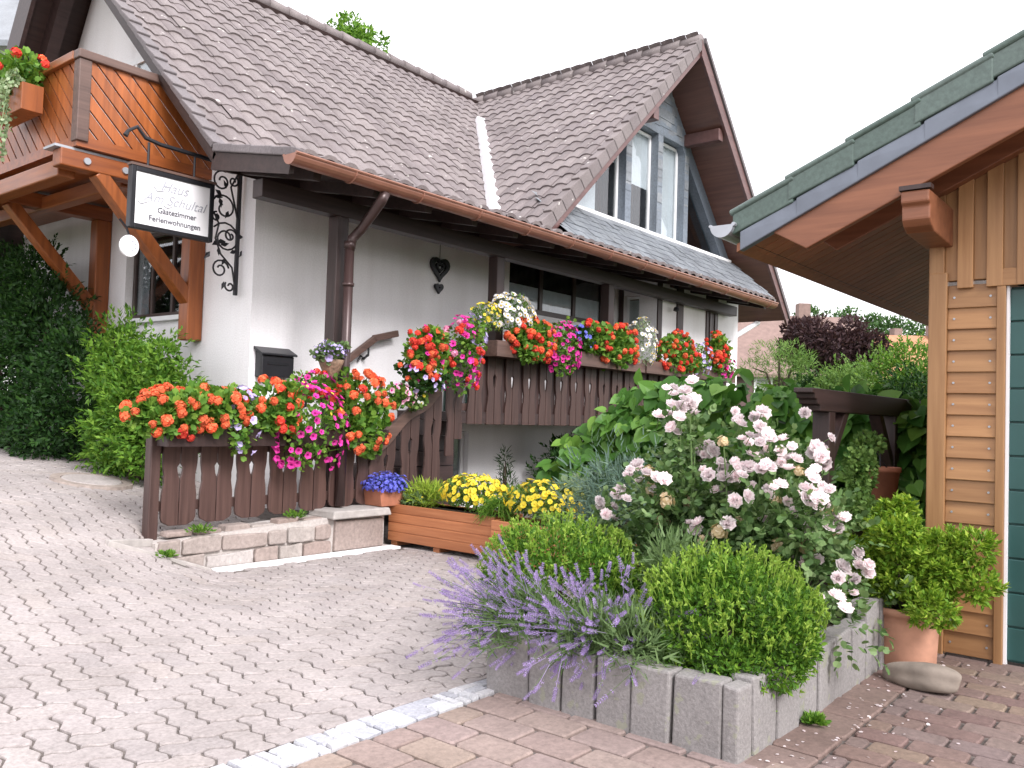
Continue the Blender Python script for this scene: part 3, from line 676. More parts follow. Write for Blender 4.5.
window(house, wb, 14.81, 15.71, zw, topz-.02, (), 'frame', .06, 0, ((14.85, 15.67, zw+.08, topz-.08, 'curtain'),), 'gable_window')
tri_window([(15.89, zw), (17.75, zw), (16.1, topz-.02), (15.89, topz-.02)], 'gable_window', [(15.92, zw+.08), (16.3, zw+.08), (16.1, 6.2), (15.92, 6.2)], 'dcurtain')
MB().box(11.05, 17.8, GY-.09, GY+.02, SILL-.03, SILL+.03).build('white_sill', M['whitemetal'], house, bevel=.006)
# slate apron between sill and eaves
ap = slope_fn((10.25, 7.40, 4.30), (1, 0, 0), (0, .98, .84)); g = MB(); tiles(g, ap, 39, 6, lambda u, v: 10.25+u < 17.9 and (cg_z(10.25+u) > 4.30+v*.65-.1), 11, wave=False, tw=.20, tg=.21, lift=.022, stag=True, drop=.016)
g.build('slate_apron', M['slate'], house, fixn=False)
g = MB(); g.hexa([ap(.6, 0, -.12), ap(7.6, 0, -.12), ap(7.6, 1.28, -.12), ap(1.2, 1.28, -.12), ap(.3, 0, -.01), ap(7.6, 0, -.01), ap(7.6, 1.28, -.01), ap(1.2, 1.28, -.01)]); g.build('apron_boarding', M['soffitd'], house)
# white flashing up the valley, on the main slope
def valley(v):
    # point on the valley at slope distance v up the main slope
    p = main_fn(0, v, 0); z = p[2]; x = CGX-(CGZ-z)/CGL; return x, p[1], z
g = MB(); v0, v1 = .12, 5.0
a = valley(v0); b = valley(v1); hw = .16
def mp(x, v, w): return main_fn(x-(XV+.1), v, w)
g.hexa([mp(a[0]-.10, v0, .02), mp(a[0]+.24, v0, .02), mp(b[0]+.12, v1, .02), mp(b[0]-.16, v1, .02), mp(a[0]-.10, v0, .14), mp(a[0]+.24, v0, .17), mp(b[0]+.12, v1, .12), mp(b[0]-.16, v1, .1)])
g.build('valley_flashing', M['whitemetal'], roof)

# ---------------- balcony on the drive side
BY, BX = 10.0, 4.3
bal = MB().box(BX, 6.0, BY, 15.5, 4.50, 4.62).build('balcony', M['orangex'], house)
def rail_panel(mb, u0, u1, z0, z1, plane, diag=1):
    w = .135; n = 0; h = z1-z0; u = u0-h
    while u < u1+h:
        # boards at 45 degrees, clipped to the panel
        pts = [(u, z0), (u+w*1.3, z0), (u+w*1.3+h*diag, z1), (u+h*diag, z1)]
        def clip(poly, val, keep):
            out = []
            for i in range(len(poly)):
                p, q = poly[i], poly[(i+1) % len(poly)]; a_, b_ = keep(p[0]), keep(q[0])
                if a_: out.append(p)
                if a_ != b_: t = (val-p[0])/(q[0]-p[0]); out.append((val, p[1]+t*(q[1]-p[1])))
            return out
        pts = clip(pts, u0, lambda x: x >= u0-1e-9)
        if len(pts) > 2: pts = clip(pts, u1, lambda x: x <= u1+1e-9)
        if len(pts) > 2: mb.prism(pts, plane, -.03, 0)
        u += w*1.3+.03
g = MB(); rail_panel(g, BX+.1, 6.0, 4.62, 5.5, fY(BY), -1); g.build('side_railing_boards', M['orange'], bal)
g = MB(); rail_panel(g, BY+.1, 15.5, 4.62, 5.5, fX(BX), 1); g.build('front_railing_boards', M['orange'], bal)
MB().box(BX-.04, 6.0, BY-.05, BY+.1, 5.5, 5.6).build('handrail', M['rail'], bal, bevel=.01)
MB().box(BX-.05, BX+.1, BY+.1, 15.5, 5.5, 5.6).build('handrail', M['orangey'], bal, bevel=.01)
MB().box(BX-.02, BX+.12, BY-.03, BY+.12, 4.56, 5.5).build('corner_post', M['rail'], bal, bevel=.01)
MB().box(BX+.05, 6.0, BY+.16, BY+.2, 4.47, 4.62).build('fascia', M['dark'], bal)
g = MB(); g.box(4.16, 6.0, BY+.06, BY+.28, 4.26, 4.46); g.build('side_beam', M['orangex'], bal, bevel=.015)
g = MB(); g.box(4.16, 6.0, BY+2.62, BY+2.84, 4.26, 4.46); g.build('side_beam', M['orangex'], bal, bevel=.015)
g = MB(); g.box(4.26, 4.46, BY+.36, 15.5, 4.20, 4.40); g.build('front_beam', M['orangey'], bal, bevel=.015)
g = MB(); g.box(5.0, 5.18, BY+.36, 15.5, 4.24, 4.42); g.build('joist', M['orangey'], bal, bevel=.015)
g = MB(); g.box(4.1, 6, BY+.08, BY+.38, 4.462, 4.49); g.build('lead_cover', M['zinc'], bal)
for x in (4.45, 4.9): MB().tube([(x, BY+.065, 4.36), (x, BY+.035, 4.36)], .04, 12).build('bolt_head', M['zinc'], bal)
for y in (BY+.06, BY+2.62):
    MB().box(5.78, 5.995, y, y+.22, 2.42, 4.26).build('wall_post', M['orange'], bal, bevel=.015)
    MB().beam((5.85, y+.11, 2.92), (4.62, y+.11, 4.28), .15, .2, (0, 1, 0)).build('brace', M['orange'], bal, bevel=.012)

# ================================================================== GARAGE
gar = thing('timber_garage', 'timber clad garage with green door and green tiled roof', 'garage', (6.75, 1.6, 0))
GX, GYW = 6.75, 1.6
g = MB()
for i in range(17):                                      # lapped boards beside the door
    z0 = .03+i*.152
    g.hexa([(GX-.035, 1.175, z0), (GX-.035, 1.488, z0), (GX+.02, 1.488, z0), (GX+.02, 1.175, z0), (GX-.012, 1.175, z0+.165), (GX-.012, 1.488, z0+.165), (GX+.02, 1.488, z0+.165), (GX+.02, 1.175, z0+.165)])
wall_g = g.build('board_cladding', M['pine'], gar, bevel=.004)
g = MB()
for i in range(17):
    for y in (1.215, 1.445):
        z = .105+i*.152; g.tube([(GX-.030, y, z), (GX-.024, y, z)], .008, 8)
g.build('nail_heads', M['zinc'], wall_g)['kind'] = 'stuff'
MB().box(GX-.055, GX+.1, 1.488, 1.61, .0, 2.72).build('corner_post', M['pinez'], gar, bevel=.008)
MB().box(GX-.045, GX+.06, 1.12, 1.175, .0, 2.6).build('door_jamb', M['pinez'], gar, bevel=.005)
MB().box(GX-.045, GX+.06, -1.9, 1.175, 2.6, 2.72).build('door_lintel', M['pine'], gar, bevel=.005)
g = MB(); dz = 2.56/11
for i in range(11):
    z0 = .03+i*dz; g.box(GX+.03, GX+.06, -1.9, 1.11, z0+.006, z0+dz-.006); 
g.box(GX+.055, GX+.07, -1.9, 1.11, .02, 2.6)
door = g.build('garage_door', M['green'], gar, bevel=.006)
MB().box(GX-.01, GX+.05, 1.102, 1.119, .0, 2.6).build('door_frame', M['whitemetal'], door)
GP = .467; gz = lambda y: 3.21-(y-2.78)*(-GP)*-1          # roof top height along Y
gz = lambda y: 3.21 + (2.78-y)*GP
RY = -.6
g = MB()
y = 1.61; k = 0
while y > RY-1.5:                                        # upright boards in the gable
    x0 = GX-.02 if k % 2 else GX-.05; w = .10 if k % 2 == 0 else .12
    zt_ = min(gz(y), gz(2*RY-y) if y < RY else 9)-.3
    g.prism([(y, 2.66 if k % 2 else 2.60), (y-w, 2.66 if k % 2 else 2.60), (y-w, zt_), (y, zt_-w*GP)], lambda u, v, w_: (w_, u, v), x0, GX+.05)
    y -= w if k % 2 == 0 else .085; k += 1
g.build('gable_boards', M['pinez'], gar, bevel=.004)
MB().box(GX+.02, 13, 1.5, 1.6, 0, 3.5).build('side_wall', M['pine'], gar)
GVX = 6.15
g = MB()
R3 = lambda x, y, w: (x, y, gz(y)+w)
for (ya, yb) in ((2.86, RY),):
    g.hexa([R3(GVX+.03, ya, -.262), R3(13, ya, -.262), R3(13, yb, -.262), R3(GVX+.03, yb, -.262), R3(GVX+.03, ya, -.2), R3(13, ya, -.2), R3(13, yb, -.2), R3(GVX+.03, yb, -.2)])
    for k in range(46):
        xa = GVX+.05+k*.15; g.hexa([R3(xa, ya-.1, -.285), R3(xa+.136, ya-.1, -.285), R3(xa+.136, yb, -.285), R3(xa, yb, -.285), R3(xa, ya-.1, -.265), R3(xa+.136, ya-.1, -.265), R3(xa+.136, yb, -.265), R3(xa, yb, -.265)])
g.build('soffit', M['garbx'], gar)
g = MB()
for i in range(8):
    ya = 2.86-i*.43; yb = ya-.47; zb = .022
    vx = GVX-.06-.006*(i % 2); g.hexa([R3(vx, ya, -.145), R3(13, ya, -.1), R3(13, yb, -.1), R3(vx, yb, -.175), R3(vx, ya, .03), R3(13, ya, .03), R3(13, yb, .0), R3(vx, yb, .0)])
    g.tube([R3(GVX-.05, ya+.02, .03), R3(GVX-.05, yb, .005)], .028, 8)
g.build('roof_tiles', M['gtile'], gar, bevel=.012)
g = MB(); g.hexa([R3(GVX, RY, -.27), R3(13, RY, -.27), R3(13, 2*RY-2.86, -.27-2*GP*(RY-2*RY+2.86)), R3(GVX, 2*RY-2.86, -.27-2*GP*(RY-2*RY+2.86)), R3(GVX, RY, .03), R3(13, RY, .03), R3(13, 2*RY-2.86, .03-2*GP*(RY-2*RY+2.86)), R3(GVX, 2*RY-2.86, .03-2*GP*(RY-2*RY+2.86))]); g.build('far_roof_slope', M['gtile'], gar)
g = MB()
for i in range(8):
    ya = 2.80-i*.43; yb = ya-.45
    g.hexa([R3(GVX-.05, ya, -.30), R3(GVX+.02, ya, -.30), R3(GVX+.02, yb, -.30), R3(GVX-.05, yb, -.30), R3(GVX-.055, ya, -.155), R3(GVX+.02, ya, -.155), R3(GVX+.02, yb, -.165), R3(GVX-.045, yb, -.165)])
g.build('verge_flashing', M['gflash'], gar, bevel=.008)
g = MB(); g.hexa([R3(GVX-.02, 2.30, -.56), R3(GVX+.04, 2.30, -.56), R3(GVX+.04, RY, -.58), R3(GVX-.02, RY, -.58), R3(GVX-.02, 2.56, -.29), R3(GVX+.04, 2.56, -.29), R3(GVX+.04, RY, -.29), R3(GVX-.02, RY, -.29)])
g.build('bargeboard', M['garbr'], gar, bevel=.008)
g = MB(); g.hexa([R3(GX-.13, 2.25, -.52), R3(GX-.02, 2.25, -.52), R3(GX-.02, RY, -.52), R3(GX-.13, RY, -.52), R3(GX-.13, 2.45, -.272), R3(GX-.02, 2.45, -.272), R3(GX-.02, RY, -.272), R3(GX-.13, RY, -.272)]); g.build('gable_rafter', M['garbr'], gar, bevel=.008)
g = MB()
pz = gz(1.58)-.79
g.prism([(GVX-.09, pz+.20), (GVX-.09, pz+.12), (GVX-.06, pz+.10), (GVX-.06, pz+.01), (GVX-.02, pz-.03), (GVX+.05, pz-.06), (GX+.1, pz-.08), (GX+.1, pz+.20)], lambda u, v, w: (u, w, v), 1.46, 1.64)
g.build('purlin', M['garbr'], gar, bevel=.012)
MB().box(GVX-.10, GVX-.02, 1.45, 1.65, pz+.205, pz+.235).build('purlin_cap', M['dark'], gar)
g = MB(); gutter(g, (GVX-.1, 2.93, gz(2.86)-.07), (13, 2.93, gz(2.86)-.12), .095); g.build('gutter', M['zinc'], gar, fixn=False)
g = MB(); g.hexa([(GVX+.05, 2.72, gz(2.8)-.25), (13, 2.72, gz(2.8)-.25), (13, 2.8, gz(2.8)-.25), (GVX+.05, 2.8, gz(2.8)-.25), (GVX+.05, 2.72, gz(2.8)-.2), (13, 2.72, gz(2.8)-.2), (13, 2.8, gz(2.8)-.2), (GVX+.05, 2.8, gz(2.8)-.2)]); g.build('fascia', M['dark'], gar)

# ================================================================== STONE WALL, FENCE, BALCONY RAILING
sw = thing('stone_wall', 'low rubble stone wall below the brown plank fence', 'wall', (4.2, 7.7, 0))
g = MB(); g.prism([(4.16, -.1), (7.0, -.1), (7.0, .40), (6.2, .40), (4.6, .33), (4.16, .30)], lambda u, v, w: (u, w, v), 7.615, 7.98); g.build('mortar_core', M['mortar'], sw)
g = MB(); rr = rng(21)
rows = [(0.0, .16), (.165, .33)]
for ri, (a, b) in enumerate(rows):
    x = 4.18
    while x < 6.18:
        w = min(.22+.34*rr.random(), 6.2-x); 
        if w < .12: break
        p = [(x+.012, a+.012), (x+w*.5, a+.006+rr.normal()*.008), (x+w-.012, a+.012), (x+w-.01+rr.normal()*.008, (a+b)/2), (x+w-.014, b-.012+rr.normal()*.012), (x+w*.45, b-.006+rr.normal()*.01), (x+.014, b-.012+rr.normal()*.01), (x+.01+rr.normal()*.008, (a+b)/2)]
        g.prism(p, lambda u, v, w_: (u, w_, v), 7.565+rr.random()*.02, 7.66); x += w
for x in np.arange(4.3, 6.1, .31):
    hgt = .36+.03*rr.random(); w = .27+.03*rr.random()
    g.prism([(x, .335), (x+w, .335), (x+w-.01, hgt+.05*(x-4.2)/2), (x+.012, hgt+.045*(x-4.2)/2)], lambda u, v, w_: (u, w_, v), 7.64+rr.random()*.03, 7.82)
g.prism([(6.24, .02), (6.96, .02), (6.95, .35), (6.25, .36)], lambda u, v, w_: (u, w_, v), 7.57, 7.7)
g.build('stones', M['wallstone'], sw, bevel=.014)
MB().hexa([(6.15, 7.50, .385), (7.02, 7.50, .385), (7.02, 7.95, .395), (6.15, 7.95, .395), (6.17, 7.51, .475), (7.0, 7.52, .47), (7.0, 7.94, .475), (6.15, 7.94, .475)]).build('cap_slab', M['slab'], sw, bevel=.015)

def half_plank(mb, xo, xi, z0, z1, zt0=None, rb=False, y=7.85, wave=.05, cut=.035, lo=.22, hi=.60, c0=.5, c1=.68, th=.03):
    """one board; xo is its outer scalloped edge, xi the edge along the middle seam with half of a tulip cut out"""
    zt0 = z1 if zt0 is None else zt0
    s = 1 if xi > xo else -1; H = z1-z0; out = []
    for t in np.linspace(0, 1, 25):
        e = 0
        if lo < t < hi:
            q = (t-lo)/(hi-lo); e = wave*(math.sin(PI*q)**2)*(1.0 if q < .5 else .9+.1*math.cos((q-.5)*8))
            if .44 < q < .52: e -= wave*.22
        if rb and t < .10: e = max(e, .09*(1-math.sqrt(max(0, 1-((.10-t)/.10)**2))))
        out.append((xo+s*e, z0+H*t))
    inn = []
    for t in np.linspace(1, 0, 25):
        e = 0
        if c0 < t < c1:
            q = (t-c0)/(c1-c0); e = cut*(.25+.75*q**.6)
        inn.append((xi-s*e, z0+H*t + (zt0-z1 if t == 1 else 0)))
    mb.prism(out+inn, lambda u, v, w: (u, w, v), y, y+th)
fen = thing('plank_fence', 'dark brown fence of scalloped planks with tulip cut outs on the stone wall', 'fence', (4.23, 7.9, .3))
MB().box(4.18, 4.28, 7.80, 7.92, .30, 1.36).build('post', M['plank'], fen, bevel=.01)
x = 4.33; P_ = .405; BK = MB()
i = 0
while x < 6.95:
    zb = .42+.02*i*.5
    a = MB(); half_plank(a, x, x+.178, zb, 1.33, rb=True, wave=.022, cut=.03, lo=.3, hi=.7, c0=.52, c1=.66); a.build('plank', M['plank'], fen, bevel=.004)
    a = MB(); half_plank(a, x+.366, x+.188, zb, 1.33, rb=True, wave=.022, cut=.03, lo=.3, hi=.7, c0=.52, c1=.66); a.build('plank', M['plank'], fen, bevel=.004)
    BK.box(x+.352, x+.42, 7.94, 7.958, zb+.05, 1.3) if i > 2 else None
    x += P_; i += 1
BK.build('backing_boards', M['plank'], fen)['kind'] = 'stuff'
MB().box(4.28, 7.0, 7.885, 7.93, 1.12, 1.24).build('rail', M['plank'], fen, bevel=.006)
MB().box(4.28, 7.0, 7.885, 7.93, .56, .66).build('rail', M['plank'], fen, bevel=.006)
MB().box(6.95, 7.05, 7.885, 7.98, .4, 1.5).build('post', M['plank'], fen, bevel=.008)
# sloping stair railing and balcony railing belong to the house
st = MB()
for k in range(6): st.box(7.05+.22*k, 8.6, 8.02, 8.98, .30+.2*k, .49+.2*k)
st.build('stair', M['darkx'], house)
deck = MB().box(8.45, 16.6, 7.93, 9.0, 1.5, 1.62).build('veranda_deck', M['darkx'], house)
MB().box(8.45, 16.6, 7.86, 7.925, 1.47, 1.63).build('deck_fascia', M['darkx'], deck)
vr = MB().box(8.5, 16.6, 7.83, 7.95, 2.46, 2.53).build('veranda_railing', M['rail'], house, bevel=.01)
sl_top = lambda x: 1.17+(x-7.0)*.70
sl_bot = lambda x: float(np.interp(x, [7.0, 7.9, 8.2, 8.45, 8.6], [.45, .5, .95, 1.3, 1.46]))
x = 7.06; VB = MB()
while x < 16.3:
    for xo, xi in ((x, x+.148), (x+.306, x+.158)):
        xm = (xo+xi)/2; top = min(2.46, sl_top(xm)); bot = sl_bot(max(min(xo, xi), 7.0)) if xm < 8.5 else 1.46
        a = MB(); slp = xm < 8.6
        half_plank(a, xo, xi, bot, top, rb=False, wave=.03, cut=.032, lo=.18, hi=.62, c0=.52, c1=.68)
        if slp:
            for k_, vv in enumerate(a.v): vv[:, 2] += (vv[:, 0]-xm)*.70*np.clip((vv[:, 2]-bot)/(top-bot), 0, 1)
        a.build('plank', M['plank'], vr, bevel=.004)
    if x > 8.5: VB.box(x+.285, x+.425, 7.8825, 7.8995, 1.5, 2.44)
    x += .40
VB.build('backing_boards', M['dark'], vr)['kind'] = 'stuff'
g = MB(); g.box(8.5, 16.6, 7.885, 7.92, 2.18, 2.28); g.box(8.5, 16.6, 7.885, 7.92, 1.64, 1.74); g.build('cross_rail', M['plank'], vr)
g = MB(); top = []; bot = []
for x in np.linspace(6.98, 8.62, 30):
    top.append((x, sl_top(x)+.1)); bot.append((x, sl_top(x)-.09-.035*math.sin((x-7)*9)))
g.prism(top+bot[::-1], lambda u, v, w: (u, w, v), 7.79, 7.845); g.build('sloping_rail', M['rail'], vr, bevel=.006)
MB().box(8.5, 8.6, 7.9, 8.0, 1.5, 2.5).build('newel_post', M['plank'], vr, bevel=.008)
hr = MB(); hr.beam((6.6, 8.86, 1.70), (7.86, 8.86, 2.585), .06, .09); hr.beam((7.83, 8.86, 2.58), (8.27, 8.86, 2.69), .06, .09)
hro = hr.build('wall_handrail', M['rail'], house, bevel=.01)
for x, z in ((7.75, 2.46), (6.75, 1.75)):
    g = MB(); g.tube([(x, 8.86, z), (x, 8.86, z-.12), (x, 8.98, z-.16)], .014, 6); g.tube([(x-.08, 8.97, z-.2), (x-.04, 8.97, z-.12), (x+.02, 8.97, z-.16), (x+.08, 8.97, z-.1)], .014, 6); g.build('bracket', M['iron'], hro)

# ================================================================== SMALL THINGS ON THE HOUSE
lb = thing('letterbox', 'black sheet metal letterbox on the white wall behind the fence', 'letterbox', (6.3, 8.93, 2.0))
g = MB(); g.prism([(8.999, 1.97), (8.85, 1.97), (8.85, 2.23), (8.999, 2.29)], lambda u, v, w: (w, u, v), 6.08, 6.54); g.build('box', M['letterbox'], lb, bevel=.01)
g = MB(); g.prism([(8.999, 2.30), (8.82, 2.23), (8.82, 2.255), (8.999, 2.34)], lambda u, v, w: (w, u, v), 6.05, 6.57); g.build('lid', M['letterbox'], lb, bevel=.006)
MB().box(6.16, 6.46, 8.843, 8.85, 2.12, 2.15).build('slot', M['iron'], lb)
def heart_pts(c, s_, n=28):
    return [(c[0]+s_*.0625*16*math.sin(t)**3, c[1]+s_*.0625*(13*math.cos(t)-5*math.cos(2*t)-2*math.cos(3*t)-math.cos(4*t))) for t in np.linspace(0, 2*PI, n, False)]
ho = thing('heart_wall_ornament', 'dark openwork heart hanging on the white wall under the eaves', 'wall ornament', (9.2, 8.96, 3.6))
def heart_ring(mb, c, s1, s2, y0=8.94, y1=8.985):
    a = heart_pts(c, s1); b = heart_pts((c[0], c[1]), s2); k = len(a)
    v = [(x, y0, z) for x, z in a]+[(x, y0, z) for x, z in b]+[(x, y1, z) for x, z in a]+[(x, y1, z) for x, z in b]; f = []
    for i in range(k):
        j = (i+1) % k; f += [(i, j, k+j, k+i), (2*k+i, 3*k+i, 3*k+j, 2*k+j), (i, 2*k+i, 2*k+j, j), (k+i, k+j, 3*k+j, 3*k+i)]
    mb.add(v, f)
hc = at(440, 268, Y=8.96)
g = MB(); heart_ring(g, (hc[0], hc[2]), .2, .125); heart_ring(g, (hc[0], hc[2]+.01), .085, .05); g.build('large_heart', M['iron'], ho)
g = MB(); heart_ring(g, (hc[0]-.01, hc[2]-.30), .085, .02); g.build('small_heart', M['iron'], ho)
MB().tube([(hc[0], 8.97, hc[2]+.12), (hc[0], 8.97, hc[2]+.38)], .005, 5).build('cord', M['iron'], ho)
wb_ = thing('wall_basket', 'cone shaped wicker basket hanging from the brown veranda post', 'basket', (6.36, 7.83, 2.1))
bc = at(331, 365, Y=7.83)
MB().lathe([(.02, -.26), (.05, -.2), (.13, .0), (.15, .06), (.135, .06), (.11, .0)], tuple(bc), 16).build('cone', M['wicker'], wb_, True)
MB().tube([(bc[0]-.13, bc[1]+.0, bc[2]+.05), (bc[0]-.02, bc[1]+.06, bc[2]+.3), (bc[0]+.1, bc[1]+.02, bc[2]+.06)], .008, 5).build('handle', M['wicker'], wb_)
wc = thing('wind_chime', 'dark hanging wind chime in front of the white veranda wall', 'wind chime', tuple(at(683, 300, Y=8.05)))
c = at(683, 285, Y=8.02)
g = MB(); g.tube([(c[0], 8.14, c[2]+.12), (c[0]-.26, 8.02, c[2]+.12)], .014, 6); g.build('bracket', M['iron'], wc)
g = MB(); x = c[0]-.24
for k, (z, r) in enumerate(((.06, .05), (-.06, .07), (-.2, .05), (-.34, .08), (-.5, .06))): g.lathe([(.005, -.05), (r, -.03), (r*.8, .03), (.005, .05)], (x, 8.02, c[2]+z), 10)
g.tube([(x, 8.02, c[2]+.12), (x, 8.02, c[2]-.55)], .006, 5); g.build('pendants', M['iron'], wc)

# hanging sign with scrolled bracket
SY = 9.25
sb = thing('scrolled_sign_bracket', 'black wrought iron bracket with leafy scrolls fixed to the white house corner', 'sign bracket', (5.95, SY, 3.6))
bx = 5.93
g = MB(); g.box(bx-.02, bx+.02, SY-.02, SY+.02, 2.95, 4.52); a = [(bx, SY, 2.95)]
for t in np.linspace(0, 1.35*PI, 14): a.append((bx-.13*math.sin(t), SY, 2.83+.12*math.cos(t)-.05*t))
g.tube(a, [.02]*3+[.018]*12, 6); g.lathe([(0, -.06), (.035, -.03), (.04, .02), (0, .06)], a[-1], 8); g.build('upright', M['iron'], sb)
def spiral(c, r0, turns, s_=1, ph=0, n=22):
    return [(c[0]+s_*(r0*(1-.72*t))*math.cos(ph+2*PI*turns*t), SY, c[1]+(r0*(1-.72*t))*math.sin(ph+2*PI*turns*t)) for t in np.linspace(0, 1, n)]
def scroll_set(mb, z0, flip):
    pass
g = MB()
for c_, r_, tn, s_, ph in (((bx-.24, 4.30), .13, 1.3, 1, 1.2), ((bx-.09, 4.33), .07, 1.2, -1, 2.2), ((bx-.20, 3.98), .17, 1.1, -1, .4), ((bx-.30, 3.86), .06, 1.2, 1, 1.5), ((bx-.16, 3.62), .20, 1.45, -1, .6), ((bx-.10, 3.66), .09, 1.2, 1, 0), ((bx-.22, 3.24), .12, 1.4, 1, .2), ((bx-.08, 3.05), .07, 1.1, 1, 2.5)):
    g.tube(spiral(c_, r_, tn, s_, ph), .012, 5)
g.tube([(bx-.02, SY, 4.45), (bx-.12, SY, 4.25), (bx-.06, SY, 4.05), (bx-.02, SY, 3.9)], .012, 5)
g.tube([(bx-.33, SY, 3.9), (bx-.26, SY, 3.78), (bx-.30, SY, 3.6), (bx-.22, SY, 3.42), (bx-.06, SY, 3.28), (bx-.02, SY, 3.1)], .012, 5)
lm = rng(4)
lp = np.array([(bx-.18, SY, 4.22), (bx-.34, SY, 4.1), (bx-.14, SY, 3.96), (bx-.3, SY, 3.8), (bx-.26, SY, 3.5), (bx-.1, SY, 3.45), (bx-.16, SY, 3.38), (bx+.08, SY, 3.68), (bx+.07, SY, 3.6), (bx+.08, SY, 3.52), (bx-.16, SY, 3.1)])
dd_ = unit(lm.normal(size=(len(lp), 3))*np.array([1, .1, 1])); g.inst(LEAF[0], LEAF[1], frames(dd_, np.tile([0, -1., .05], (len(lp), 1)))*.11, lp)
g.build('scrolls', M['iron'], sb, fixn=False)
at_ = at(128, 136, Y=SY)
g = MB(); g.tube([(bx, SY, 4.50), (5.4, SY, 4.52), (4.9, SY, 4.53), (4.72, SY, 4.56), (4.62, SY, 4.66), (at_[0], SY, at_[2]+.06), (at_[0]-.03, SY, at_[2])], [.026, .026, .024, .024, .022, .02, .03], 7); g.build('arm', M['iron'], sb)
sg = thing('hanging_guest_house_sign', 'white rectangular sign in a dark frame hanging from the iron bracket', 'sign', (5.06, SY, 4.2))
sx0, sx1, sz0, sz1 = 4.56, 5.57, 3.53, 4.22
MB().box(sx0+.05, sx1-.05, SY-.03, SY+.03, sz0+.05, sz1-.05).build('panel', M['sign'], sg)
g = MB(); g.box(sx0, sx0+.055, SY-.045, SY+.045, sz0, sz1); g.box(sx1-.055, sx1, SY-.045, SY+.045, sz0, sz1); g.box(sx0+.055, sx1-.055, SY-.045, SY+.045, sz0, sz0+.055); g.box(sx0+.055, sx1-.055, SY-.045, SY+.045, sz1-.055, sz1); g.build('frame', M['iron'], sg, bevel=.006)
MB().box(sx0-.01, sx1+.02, SY-.05, SY+.05, sz1+.002, sz1+.03).build('top_bar', M['rail'], sg)
for x in (sx0+.2, sx1-.25): MB().tube([(x, SY, sz1+.02), (x, SY, 4.52)], .014, 6).build('hanger', M['iron'], sg)
g = MB()
lp = np.array([(sx1+.03, SY, sz1-.04), (sx1+.09, SY, sz1-.12), (sx1+.02, SY, sz0-.02), (sx1+.08, SY, sz0+.03), (sx1+.0, SY, sz0-.1), (sx1+.13, SY, sz0+.0)])
g.inst(LEAF[0], LEAF[1], frames(unit(np.array([[1, 0, -.6], [.3, 0, -1], [.8, 0, .6], [1, 0, .2], [-.6, 0, -.8], [1, 0, .3]])), np.tile([0, -1., .05], (6, 1)))*.13, lp); g.build('iron_leaves', M['iron'], sg, fixn=False)
def text(body, x, z, size, mat, parent, shear=0, y=SY-.0335, name='lettering', off=0, sx=1.0):
    cu = bpy.data.curves.new(name, 'FONT'); cu.body = body; cu.size = size*S; cu.align_x = 'CENTER'; cu.align_y = 'CENTER'; cu.extrude = .001; cu.shear = shear; cu.offset = off
    cu.materials.append(mat); tmp = bpy.data.objects.new('tmp', cu); COL.objects.link(tmp)
    me = bpy.data.meshes.new_from_object(tmp.evaluated_get(bpy.context.evaluated_depsgraph_get())); bpy.data.objects.remove(tmp)
    o = bpy.data.objects.new(name, me); COL.objects.link(o); o.parent = parent
    o.location = [c*S for c in (np.array((x, y, z))-wloc(parent))]; o.rotation_euler = (PI/2, 0, 0); o.scale = (sx, 1, 1); return o
mx_ = (sx0+sx1)/2
text('Haus', mx_+.0, 4.055, .165, M['ink'], sg, .4, off=-.001); text('Am Schultal', mx_+.02, 3.905, .155, M['ink'], sg, .4, off=-.001)
text('Gästezimmer', mx_+.05, 3.775, .088, M['ink2'], sg, 0, off=.001); text('Ferienwohnungen', mx_+.03, 3.67, .088, M['ink2'], sg, 0, off=.001)
def swash(pts, r):
    g = MB(); n = len(pts); g.tube([(mx_+a, SY-.034, b) for a, b in pts], r, 5); return g
swash([(-.20, 4.07), (-.24, 4.03), (-.20, 3.99), (-.13, 4.0), (-.09, 4.08), (-.05, 4.13)], [.002, .004, .005, .005, .003, .002]).build('flourish', M['ink'], sg)
swash([(-.38, 3.86), (-.42, 3.83), (-.38, 3.81), (-.30, 3.85), (-.25, 3.97)], [.002, .004, .005, .004, .002]).build('flourish', M['ink'], sg)
swash([(-.09, 3.88), (-.12, 3.84), (-.07, 3.82), (-.01, 3.85)], [.002, .004, .005, .002]).build('flourish', M['ink'], sg)
dc = at(129, 246, Y=SY)
ds = thing('round_hanging_plaque', 'small round white plaque hanging below the large white sign', 'plaque', tuple(dc))
g = MB(); k = 26; a = [(dc[0]+.105*math.cos(2*PI*i/k), dc[2]+.12*math.sin(2*PI*i/k)) for i in range(k)]
g.prism(a, lambda u, v, w: (u, w, v), SY-.02, SY+.02); g.build('disc', M['sign'], ds, bevel=.005)
MB().tube([(dc[0]-.12, SY, dc[2]+.28), (dc[0]-.04, SY, dc[2]+.2), (dc[0], SY, dc[2]+.11)], .012, 6).build('hook', M['iron'], ds)
g = MB()
for a_ in range(5): g.box(dc[0]+.02+.03*(a_ % 2), dc[0]+.04+.03*(a_ % 2), SY-.023, SY-.02, dc[2]-.05+.03*a_*.8, dc[2]-.035+.03*a_*.8)
g.build('markings', M['ink'], ds)

